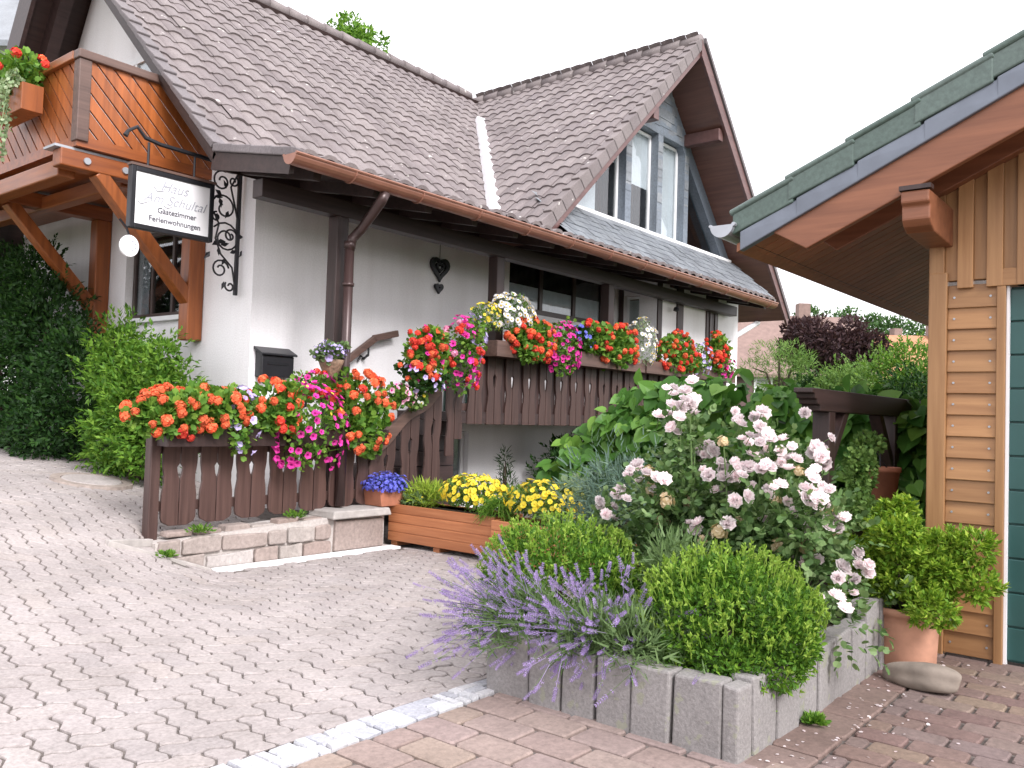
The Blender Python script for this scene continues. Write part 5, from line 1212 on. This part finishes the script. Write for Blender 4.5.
def lavender(label, base, n, dirs, seed, group='lavender at the left end of the raised bed', L_=(.25, .6), leaf=500, spread=.12, lr=(.2, .26, .16), extra=0):
    t = thing('lavender', label, 'lavender', base, group); g = rng(seed); b = np.array(base, float); mb = MB()
    cl = [(b[0]+g.normal()*spread, b[1]+g.normal()*spread, b[2]+.06+g.random()*.1, lr[0]*.7, lr[1]*.7, lr[2]*.7) for _ in range(6)]
    leaves(mb, cl, leaf, .075, seed, NEEDLE, .7, .6, .2); rest = MB(); sp_v = None
    for k in range(n+extra):
        dm = np.array(dirs[int(g.integers(len(dirs)))]); d = unit(np.array([dm + g.normal(size=3)*.3]))[0]; Ln = g.uniform(*L_); s0 = b + g.normal(size=3)*np.array([spread, spread, .02]); e = s0 + d*Ln; mid = (s0+e)/2 + np.array([0, 0, .05])
        mb.tube([s0, mid, e], [.004, .0035, .003], 3)
        P = s0[None]+(e-s0)[None]*g.uniform(.15, .7, 5)[:, None]; mb.inst(NEEDLE[0], NEEDLE[1], frames(unit(d[None]+g.normal(size=(5, 3))*.6), unit(g.normal(size=(5, 3))))*.07, P)
        q = Vector((e-mid).tolist()).to_track_quat('Z', 'Y').to_euler(); ms = SPIKE[k % 3]
        if k < n: put('flower_spike', ms, t, e, q, (lambda a_: (a_*.66, a_*.66, a_*1.05))(float(g.uniform(.45, .8))))
        else:
            v = np.zeros(len(ms.vertices)*3, 'f'); ms.vertices.foreach_get('co', v); v = v.reshape(-1, 3)/S; R_ = np.array(q.to_matrix()); sc_ = g.uniform(.48, .75)
            rest.add((v*np.array([.66, .66, 1.05]))@R_.T*sc_+e, [tuple(p.vertices) for p in ms.polygons], 0)
    mb.build('foliage', M['lav_l'], t, fixn=False)
    if extra: rest.build('flower_spikes', M['p_lav'], t, fixn=False)['kind'] = 'stuff'
    return t
lavender('pale lavender leaning out over the cobble edging', (4.02, 3.12, .32), 98, [(-.6, .4, .6), (-.4, .6, .7), (-.8, .25, .35), (-.4, .2, .9), (-.15, .6, .85)], 81, L_=(.10, .38), leaf=1200, extra=130)
lavender('violet lavender leaning across the rounded box bush', (4.06, 2.62, .34), 95, [(-.45, -.15, .95), (-.2, .1, 1.0), (-.6, .35, .6), (-.35, -.45, .8), (-.8, .1, .25)], 82, L_=(.08, .34), leaf=800, extra=90)
lavender('grey green lavender clump with few flowers between the two box bushes', (4.02, 2.32, .33), 10, [(-.6, -.1, .4), (-.5, .4, .2), (-.2, .0, 1)], 83, L_=(.08, .2), leaf=1100, lr=(.2, .26, .24), spread=.12)
# rosemary-like grey clump behind
t = bushlet('grey_herb', 'soft grey green herb between the rounded box bush and the rose', 'plant', None, (4.62, 2.42, .62), (.24, .26, .36), M['lav_l'], 1600, .09, [], 84, NEEDLE, (4.62, 2.42, .3), .6)
# rose bush
rb = thing('rose_bush', 'tall bush of pale pink roses with many faded blooms', 'rose bush', (5.45, 2.6, .3)); g = rng(91)
roses = [(680, 408), (668, 415), (690, 405), (672, 428), (694, 400), (685, 392), (754, 418), (758, 428), (750, 437), (762, 412), (748, 470), (770, 440), (780, 452), (792, 458), (784, 440), (700, 460), (708, 475), (722, 468), (735, 462), (745, 480), (760, 470), (694, 468), (788, 470), (800, 495), (806, 490), (830, 490), (824, 465), (834, 520), (827, 528), (818, 524), (812, 500), (648, 478), (640, 482), (617, 495), (606, 515), (692, 530), (699, 524), (736, 500), (760, 498), (774, 488), (806, 520), (818, 560), (836, 598), (815, 540), (664, 480), (725, 490), (630, 470), (858, 565), (868, 574), (752, 456), (712, 452), (816, 448), (822, 456)]
faded = [(655, 488), (668, 500), (690, 500), (742, 475), (776, 498), (800, 470), (724, 440), (826, 505), (836, 530), (808, 545), (704, 540), (720, 530), (632, 565), (650, 470), (783, 460), (850, 575), (780, 545), (614, 540), (662, 520), (740, 520)]
mb = MB(); cl = []
for k, (px, py) in enumerate(roses+faded):
    X0 = 4.85 + .45*g.random() + (.15 if py < 470 else 0); p = at(px, py, X=X0)
    if px > 840: p = at(px, py, X=5.75)
    d = Vector((-.55+g.normal()*.25, -.35+g.normal()*.25, .75+g.normal()*.2)); e = d.to_track_quat('Z', 'Y').to_euler()
    if k < len(roses):
        for w_ in range(3 if k % 3 else 4):
            q_ = p + (g.normal(size=3)*np.array([.07, .085, .07]) if w_ else 0)
            e2 = (d + Vector((g.normal(size=3)*.3).tolist())).to_track_quat('Z', 'Y').to_euler()
            put('rose_bloom', ROSE[(k+w_) % 3], rb, q_, e2, float(g.uniform(.42, .74)))
    else: put('faded_bloom', FADED[0], rb, p, e, float(g.uniform(.5, .85)))
    b0 = np.array([5.3+g.normal()*.2, np.clip(p[1]*.5+1.3, 2.0, 3.0)+g.normal()*.1, .3]); m_ = b0*.45+p*.55+np.array([.08, 0, .12]); mb.tube([b0, m_, p-np.array([0, 0, .04])], [.010, .007, .004], 5)
    if py < 470 and k % 3 == 0: cl.append((*(p+np.array([.1, .0, -.3])), .10, .11, .16)); cl.append((*(p+np.array([.12, .0, -.52])), .12, .13, .16))
    if (py > 470 and py < 545 and px < 815) or k % 6 == 0: cl.append((*(p+np.array([.12, .02, -.2])), .13, .15, .13))
mb.build('stems', M['stem'], rb, fixn=False)
mb = MB(); cl2 = cl+[(5.4, 2.9, .64, .32, .5, .30), (5.45, 2.3, .66, .32, .45, .32), (5.6, 2.05, .52, .26, .26, .26), (5.2, 3.0, .55, .28, .4, .26), (5.05, 2.5, .52, .22, .4, .22)]
sprays(mb, cl2, 1500, 92, .05, 7, .16, ROUND, .35, shell=.4); mb.build('foliage', M['rose_l'], rb, fixn=False)
# white-cream small rose by the pot
# dwarf conifers and fillers behind the bed
def shrub(name, label, cat, clumps, n, size, mat, seed, tm=LEAF, base=None, group=None, up=.4, shell=.5, spr=0, stem=True):
    base = base if base is not None else (clumps[0][0], clumps[0][1], 0); t = thing(name, label, cat, base, group); mb = MB(); leaves(mb, clumps, n, size, seed, tm, up, .7, shell)
    if spr: sprays(mb, clumps, spr, seed+1, size, 8, size*3.2, tm, up)
    mb.build('foliage', mat, t, fixn=False)
    if stem:
        g = rng(seed+2); s = MB()
        for k in range(min(9, 3+len(clumps))):
            q = clumps[k % len(clumps)]; e = np.array(q[:3])+g.normal(size=3)*np.array(q[3:6])*.3; b = np.array(base)+g.normal(size=3)*np.array([.05, .05, 0]); s.tube([b, (b*.5+e*.5)+g.normal(size=3)*.04, e], [.03, .02, .008], 5)
        s.build('stem', M['bark'], t, fixn=False)
    return t
c = X_(617, 488, 6.35); shrub('blue_dwarf_conifer', 'blue grey dwarf conifer behind the rose bush', 'conifer', [(c[0], c[1], c[2]-.02, .26, .32, .26), (c[0]+.1, c[1]+.1, c[2]-.3, .35, .4, .3), (c[0]-.05, c[1]-.16, c[2]+.05, .15, .15, .2)], 1800, .10, M['blue_l'], 101, NEEDLE, (c[0], c[1], 0), spr=160)
c = X_(572, 486, 6.9); shrub('cream_edged_shrub', 'small pale cream leaved shrub beside the yellow daisies', 'shrub', [(c[0]+.5, c[1]+.3, c[2]-.14, .2, .26, .16), (c[0]+.5, c[1]+.3, .3, .25, .25, .25)], 700, .08, M['silver_l'], 102, ROUND, (c[0]+.5, c[1]+.3, 0))
c = W(568, 458, 8.3); shrub('dark_cotoneaster', 'dark evergreen shrub below the veranda in front of the white plinth', 'shrub', [(c[0], 8.3, .75, .55, .35, .38), (c[0]-.4, 8.25, .55, .4, .3, .3), (c[0]+.6, 8.2, .7, .5, .35, .42), (c[0]-.1, 8.3, 1.08, .25, .2, .2), (c[0]+1.3, 8.1, .8, .6, .4, .45)], 3800, .085, M['dark_l'], 103, LEAF, (c[0], 8.3, 0), spr=160)
c = W(505, 460, 8.5); shrub('small_upright_juniper', 'small dark upright shoot in front of the white plinth wall', 'shrub', [(c[0], 8.5, .85, .1, .1, .25), (c[0]+.05, 8.5, .5, .16, .16, .25)], 420, .09, M['dark_l'], 104, NEEDLE, (c[0], 8.5, 0), up=.8)
# pot plant, hanging pot
pc = (6.2, 1.60, .70); g = rng(111)
cl = [(pc[0], pc[1]+.02, .66, .30, .36, .24)] + [(pc[0]+np.clip(g.normal()*.15, -.25, .25), pc[1]+.02+np.clip(g.normal()*.26, -.4, .4), .66+np.clip(g.normal()*.17, -.2, .28), .13, .15, .11) for _ in range(16)] + [(pc[0], pc[1]-.44, .6, .11, .11, .1), (pc[0], pc[1]+.46, .76, .11, .12, .1), (pc[0]-.05, pc[1]+.05, 1.02, .12, .13, .1)]
t = thing('azalea', 'yellow green azalea bush growing in the pale terracotta pot', 'bush', (6.2, 1.6, .36)); mb = MB(); sprays(mb, cl, 2300, 112, .045, 8, .035, LEAF, .7, shell=.5); leaves(mb, cl, 5000, .042, 113, LEAF, .5, .7, .5); mb.build('foliage', M['pot_l'], t, fixn=False)
mb = MB()
for q in cl[:14]: mb.tube([(pc[0]+g.normal()*.02, pc[1]+g.normal()*.02, .36), ((pc[0]+q[0])/2, (pc[1]+q[1])/2, .5), q[:3]], [.012, .009, .004], 5)
mb.build('stem', M['bark'], t, fixn=False)
hp = at(884, 484, Y=2.12)
t = thing('hanging_clay_pot', 'dark orange clay pot hung on the right pergola post', 'pot', tuple(hp)); MB().lathe([(0, -.13), (.09, -.13), (.12, .1), (.13, .1), (.13, .14), (.11, .14), (.1, .05), (0, .05)], tuple(hp), 20).build('body', M['terrad'], t, True)
MB().tube([(hp[0]-.11, hp[1], hp[2]+.12), (hp[0]-.03, hp[1]+.03, hp[2]+.35), (hp[0], 2.3, hp[2]+.42), (hp[0]+.1, hp[1], hp[2]+.12)], .006, 5).build('wire', M['iron'], t)
c = at(866, 470, Y=2.1); shrub('variegated_trailing_plant', 'pale variegated plant trailing from the hanging clay pot', 'plant', [(c[0]-.08, 2.12, c[2], .15, .12, .2), (c[0]-.12, 2.12, c[2]-.28, .15, .12, .16), (c[0]+.06, 2.1, c[2]+.2, .14, .12, .09)], 1500, .032, M['bright_l'], 115, ROUND, (hp[0], hp[1], hp[2]+.1), stem=False)

# ------------------------------------------------------------------ vine hedge
vt = thing('heart_leaved_vine_hedge', 'broad hedge of large heart shaped vine leaves behind the roses', 'hedge', (8.7, 4, 0)); g = rng(121); mb = MB(); cl = []
for y in np.arange(1.8, 6.1, .3):
    top = float(np.interp(y, [1.8, 2.6, 4.6, 5.2, 5.6, 6.0], [1.86, 1.98, 2.1, 2.0, 1.72, 1.45])); z = top-.25
    while z > .1:
        cl.append((8.75+g.normal()*.06, y+g.normal()*.06, z, .42+.1*(z < 1.2), .3, .25)); z -= .3
p, d, g = cloud(cl, 5600, 122, .75)
k = d[:, 0] < .45; p, d = p[k], d[k]; N = len(p)
dd_ = unit(np.array([-.35, 0, -.75])+.45*g.normal(size=(N, 3))+d*.3); nn_ = unit(np.array([-.75, -.1, .65])+.38*g.normal(size=(N, 3))+d*.35)
mb.inst(HEART[0], HEART[1], frames(dd_, nn_)*(.205*g.uniform(.55, 1.15, N))[:, None, None], p)
kk = 60
for q in range(5):
    s0 = np.array(cl[int(g.integers(len(cl)))][:3])+np.array([-.3, 0, .2]); 
mb.build('foliage', M['vine_l'], vt, fixn=False)
mb = MB()
for y in np.arange(2, 5.8, .5): mb.tube([(8.9, y, 0), (8.85, y+.1, .7), (8.8, y-.05, 1.6)], [.03, .022, .012], 6)
mb.build('stem', M['bark'], vt)

# ------------------------------------------------------------------ shrubs on the drive side
def gz_(x, y): return float(gh(x, y))
H1 = [(5.2, 12.2, 1.6, .55, .8, .9), (5.15, 13.6, 1.9, .6, 1.0, 1.2), (5.2, 15.2, 2.0, .7, 1.1, 1.4), (5.2, 12.9, 2.6, .5, .8, .8), (5.2, 14.4, 3.1, .55, .9, .9), (5.2, 16.5, 3.0, .6, 1.0, 1.0), (5.0, 12.1, 1.2, .5, .9, .5), (5.15, 11.6, 1.9, .45, .5, .8), (5.0, 14.2, 1.2, .6, 1.1, .6), (5.0, 16, 1.3, .7, 1.1, .7), (5.25, 13.4, 3.35, .4, .6, .5)]
shrub('tall_dark_hedge', 'tall dark green hedge against the gable wall under the balcony', 'hedge', H1, 30000, .082, M['hedge_l'], 131, LEAF, (5.2, 14, gz_(5.2, 14)), spr=1300, shell=.55)
H2 = [(5.1, 9.55, 1.15, .38, .42, .4), (5.05, 10.2, 1.15, .38, .42, .42), (5.1, 9.9, 1.6, .38, .42, .42), (5.15, 9.45, 1.75, .28, .3, .28), (5.1, 10.5, 1.95, .32, .32, .34), (5.15, 9.5, 2.15, .2, .22, .18), (5.2, 10.55, 2.35, .2, .26, .2), (5.15, 10.0, 2.1, .22, .26, .2)]
shrub('light_green_shrub', 'loose light green shrub beside the house corner at the end of the fence', 'shrub', H2, 7500, .08, M['mid_l'], 133, LEAF, (5.15, 9.9, gz_(5.15, 9.9)), spr=620, shell=.55)
shrub('grey_green_yew', 'dull grey green shrub squeezed between the dark hedge and the light shrub', 'shrub', [(5.3, 11.0, 1.3, .3, .3, .4), (5.3, 11.1, 1.8, .25, .3, .4)], 1800, .08, M['dark_l'], 135, NEEDLE, (5.3, 11.0, gz_(5.3, 11.0)), spr=120)
# ------------------------------------------------------------------ background
def tree(name, label, c, r, h0, mat, n, size, seed, group=None, tm=LEAF, trunk=.12, k=26, squash=1.0):
    t = thing(name, label, 'tree', (c[0], c[1], 0), group); g = rng(seed); c = np.array(c)
    cl = [(*c, r*.6, r*.6, r*.62*squash)] + [(*(c+unit(g.normal(size=(1, 3)))[0]*r*np.array([.72, .72, .72*squash])), *(np.array([1, 1, .85])*r*g.uniform(.2, .36))) for _ in range(k)]
    mb = MB(); leaves(mb, cl, n, size, seed, tm, .2, .8, .55); mb.build('crown', mat, t, fixn=False)
    s = MB(); s.tube([(c[0], c[1], 0), (c[0]+.05*r, c[1], c[2]*.5), (c[0], c[1], c[2])], [trunk*r, trunk*r*.7, trunk*r*.4], 8)
    for q in cl[1:9]: s.tube([(c[0], c[1], c[2]*.7), tuple((c+np.array(q[:3]))/2), q[:3]], [trunk*r*.35, trunk*r*.25, trunk*r*.1], 5)
    s.build('trunk', M['bark'], t, fixn=False); return t
def D_(px, py, D): return tuple(float(v) for v in at(px, py, D=D))
tree('copper_beech', 'dark purple leaved tree beyond the garden', D_(835, 350, 34), 2.1, 0, M['purple_l'], 8000, .2, 141, k=34, squash=.62)
tree('copper_beech', 'smaller dark purple tree behind the house corner', D_(800, 338, 35), .9, 0, M['purple_l'], 3000, .2, 142, k=20)
TG_ = 'row of rounded green trees on the skyline'
for k, (px, py, r, lab) in enumerate(((812, 334, 2.9, 'rounded green tree at the left end of the skyline row'), (842, 335, 3.0, 'second rounded green tree of the skyline row'), (871, 338, 2.6, 'third rounded green tree of the skyline row'), (902, 339, 3.0, 'rounded green tree at the right end of the skyline row'))):
    tree('skyline_tree', lab, D_(px, py, 95), r, 0, M['far_l'], 2600, .42, 150+k, TG_, squash=1.1)
tree('feathery_conifer', 'light green feathery tree between the house and the purple tree', D_(780, 378, 21), .95, 0, M['bright_l'], 4200, .13, 160, tm=NEEDLE, squash=1.15)
tree('roof_top_tree', 'green tree showing above the main roof ridge', D_(352, 50, 40), 1.7, 0, M['mid_l'], 2600, .24, 161)
GB = 'pale green garden shrubs beyond the vine'
for k, (px, py, r, D, lab, m_) in enumerate(((850, 384, .55, 19, 'pale green shrub left of the garage behind the vine', 'bright_l'), (893, 382, .80, 18, 'broad pale green shrub behind the pergola beam', 'bright_l'), (915, 368, .55, 15, 'fresh green shrub close to the garage corner', 'mid_l'), (815, 392, .42, 20, 'dark low shrub below the purple tree', 'hedge_l'), (918, 400, .55, 14, 'deep green shrub above the pergola beam by the garage', 'hedge_l'))):
    c = D_(px, py, D); shrub('garden_shrub', lab, 'shrub', [(*c, r, r, r*.8), (c[0]-.3*r, c[1]+.6*r, c[2]-.2*r, r*.7, r*.7, r*.6), (c[0]+.2*r, c[1]-.7*r, c[2]-.25*r, r*.7, r*.7, r*.6), (c[0], c[1], c[2]-1.1*r, r, r, r)], 2600, .085, M[m_], 170+k, LEAF, (c[0], c[1], 0), GB, spr=260)
def far_house(label, c, w, d, hw, hr_, yaw, wallm, roofm, wins):
    """small gabled house: ridge along its local x"""
    t = thing('distant_house', label, 'house', (c[0], c[1], 0), 'houses beyond the garden'); cs, sn = math.cos(yaw), math.sin(yaw)
    L = lambda x, y, z: (c[0]+x*cs-y*sn, c[1]+x*sn+y*cs, z)
    g = MB(); g.hexa([L(-w, -d, 0), L(w, -d, 0), L(w, d, 0), L(-w, d, 0), L(-w, -d, hw), L(w, -d, hw), L(w, d, hw), L(-w, d, hw)])
    for s_ in (-1, 1): g.add([L(s_*w, -d, hw), L(s_*w, d, hw), L(s_*w, 0, hw+hr_)], [(0, 1, 2)])
    g.build('wall', wallm, t)
    g = MB(); o_ = .4; e = hr_/d*o_
    for s_ in (-1, 1): g.hexa([L(-w-o_, s_*(d+o_), hw-e), L(w+o_, s_*(d+o_), hw-e), L(w+o_, 0, hw+hr_), L(-w-o_, 0, hw+hr_), L(-w-o_, s_*(d+o_), hw-e+.16), L(w+o_, s_*(d+o_), hw-e+.16), L(w+o_, 0, hw+hr_+.16), L(-w-o_, 0, hw+hr_+.16)])
    ro = g.build('roof', roofm, t); 
    g = MB(); g.hexa([L(w*.4, -.3, hw+hr_*.8), L(w*.4+.6, -.3, hw+hr_*.8), L(w*.4+.6, .3, hw+hr_*.8), L(w*.4, .3, hw+hr_*.8), L(w*.4, -.3, hw+hr_+.8), L(w*.4+.6, -.3, hw+hr_+.8), L(w*.4+.6, .3, hw+hr_+.8), L(w*.4, .3, hw+hr_+.8)]); g.build('chimney', M['farroof'], ro)
    for x, z in wins:
        g = MB(); g.hexa([L(x-.45, -d-.06, z-.45), L(x+.45, -d-.06, z-.45), L(x+.45, -d+.02, z-.45), L(x-.45, -d+.02, z-.45), L(x-.45, -d-.06, z+.45), L(x+.45, -d-.06, z+.45), L(x+.45, -d+.02, z+.45), L(x-.45, -d+.02, z+.45)]); wo = g.build('window', M['frame'], t)
        g = MB(); g.hexa([L(x-.3, -d-.08, z-.3), L(x+.3, -d-.08, z-.3), L(x+.3, -d-.055, z-.3), L(x-.3, -d-.055, z-.3), L(x-.3, -d-.08, z+.3), L(x+.3, -d-.08, z+.3), L(x+.3, -d-.055, z+.3), L(x-.3, -d-.055, z+.3)]); g.build('pane', M['dcurtain'], wo)
    return t
M['farroof'] = m_plain('far_brown_roof', (.22, .15, .13), .8, 0, 6, .15); M['farroof2'] = m_plain('far_orange_roof', (.42, .2, .11), .8, 0, 6, .15); M['farwall'] = m_plain('far_timber_wall', (.11, .07, .065), .8, 0, 6, .1)
VYAW = math.radians(39.3-90)
c = D_(764, 360, 45); far_house('brown timber house with brown roof beyond the house corner', (c[0], c[1]), 4.2, 3.0, 4.2, 2.9, VYAW, M['farwall'], M['farroof'], ((-.9, 3.4), (.9, 3.4)))
c = D_(868, 345, 60); far_house('distant house with long brown roof behind the purple tree', (c[0], c[1]), 4.5, 3.0, 4.5, 3.2, VYAW+.15, M['farwall'], M['farroof'], ((-1, 4), (1.5, 4)))
c = D_(905, 345, 52); far_house('distant house with orange tiled roof beside the garage', (c[0], c[1]), 3.2, 3.0, 3.9, 3.1, VYAW-.1, M['stucco_low'], M['farroof2'], ((-1, 3.4), (1.2, 3.4)))
c = D_(-30, 60, 26); 
far_house('white neighbouring house with grey slate gable behind the balcony', (c[0], c[1]), 3.0, 3.0, 11.2, 2.6, VYAW, M['stucco'], M['slate'], ())
# ------------------------------------------------------------------ small weeds and fallen petals
def weed(label, p, r, seed, mat='mid_l'):
    t = thing('weed', label, 'weed', p, 'weeds at the foot of the walls'); mb = MB(); g = rng(seed); n = 150; a = g.uniform(0, 2*PI, n); el = g.uniform(.2, 1.2, n)
    d = np.column_stack([np.cos(a)*np.cos(el), np.sin(a)*np.cos(el), np.sin(el)]); P = np.array(p)+d*r*g.uniform(.1, .8, n)[:, None]*np.array([1, 1, .6]); mb.inst(LEAF[0], LEAF[1], frames(d, unit(g.normal(size=(n, 3))+np.array([0, 0, 1])))*.042, P); mb.build('foliage', M[mat], t, fixn=False)
weed('flat green weed growing from the stone wall under the fence', (5.78, 7.66, .42), .18, 201)
weed('green weed at the left end of the stone wall by the fence post', (4.62, 7.62, .36), .16, 202)
weed('tiny weed beside the fence post on the drive', (4.2, 7.5, gz_(4.2, 7.5)), .12, 203)
weed('weed among fallen petals at the foot of the granite stones', (4.62, 1.64, .02), .07, 204)
g = rng(210); n = 120; P = np.column_stack([3.9+2.6*g.random(n), 1.66-np.abs(g.normal(size=n))*.28, np.full(n, .02)]); d = unit(np.column_stack([g.normal(size=(n, 2)), g.normal(size=n)*.1])); mb = MB()
mb.inst(ROUND[0], ROUND[1], frames(d, np.tile([0., 0, 1.], (n, 1))+g.normal(size=(n, 3))*.15)*(.022*g.uniform(.6, 1.2, n))[:, None, None], P); tag(mb.build('fallen_petals', M['p_rose'], None, fixn=False), 'pale fallen petals scattered on the red paving', 'petals', kind='stuff')
# curb at the left end of the stone wall
a, b = ground_hit(107, 546), np.array([4.62, 7.42, 0.0]); g = MB()
za, zb = gz_(a[0], a[1]), .0
g.beam((a[0], a[1], za+.015), (b[0], b[1], .015), .07, .07); g.beam((a[0], a[1], za+.015), (4.17, 7.72, .30), .07, .07)
tag(g.build('kerb_edging', M['slab'], bevel=.006), kind='structure')
# garden chair on the landing
gc = thing('garden_chair', 'green garden chair back showing behind the flowers at the stair top', 'chair', (8.9, 8.35, 1.62)); g = MB()
g.prism([(-.24, 0), (.24, 0), (.25, .4), (.2, .5), (-.2, .5), (-.25, .4)], lambda u, v, w: (8.75+u, w, 2.08+v), 8.12, 8.15); g.build('backrest', M['plastic'], gc, bevel=.01)
MB().box(8.5, 9.0, 8.12, 8.6, 2.02, 2.06).build('seat', M['plastic'], gc, bevel=.01)
for x in (8.53, 8.97):
    for y in (8.16, 8.57): MB().tube([(x, y, 1.625), (x, y, 2.03)], .018, 8).build('leg', M['plastic'], gc)
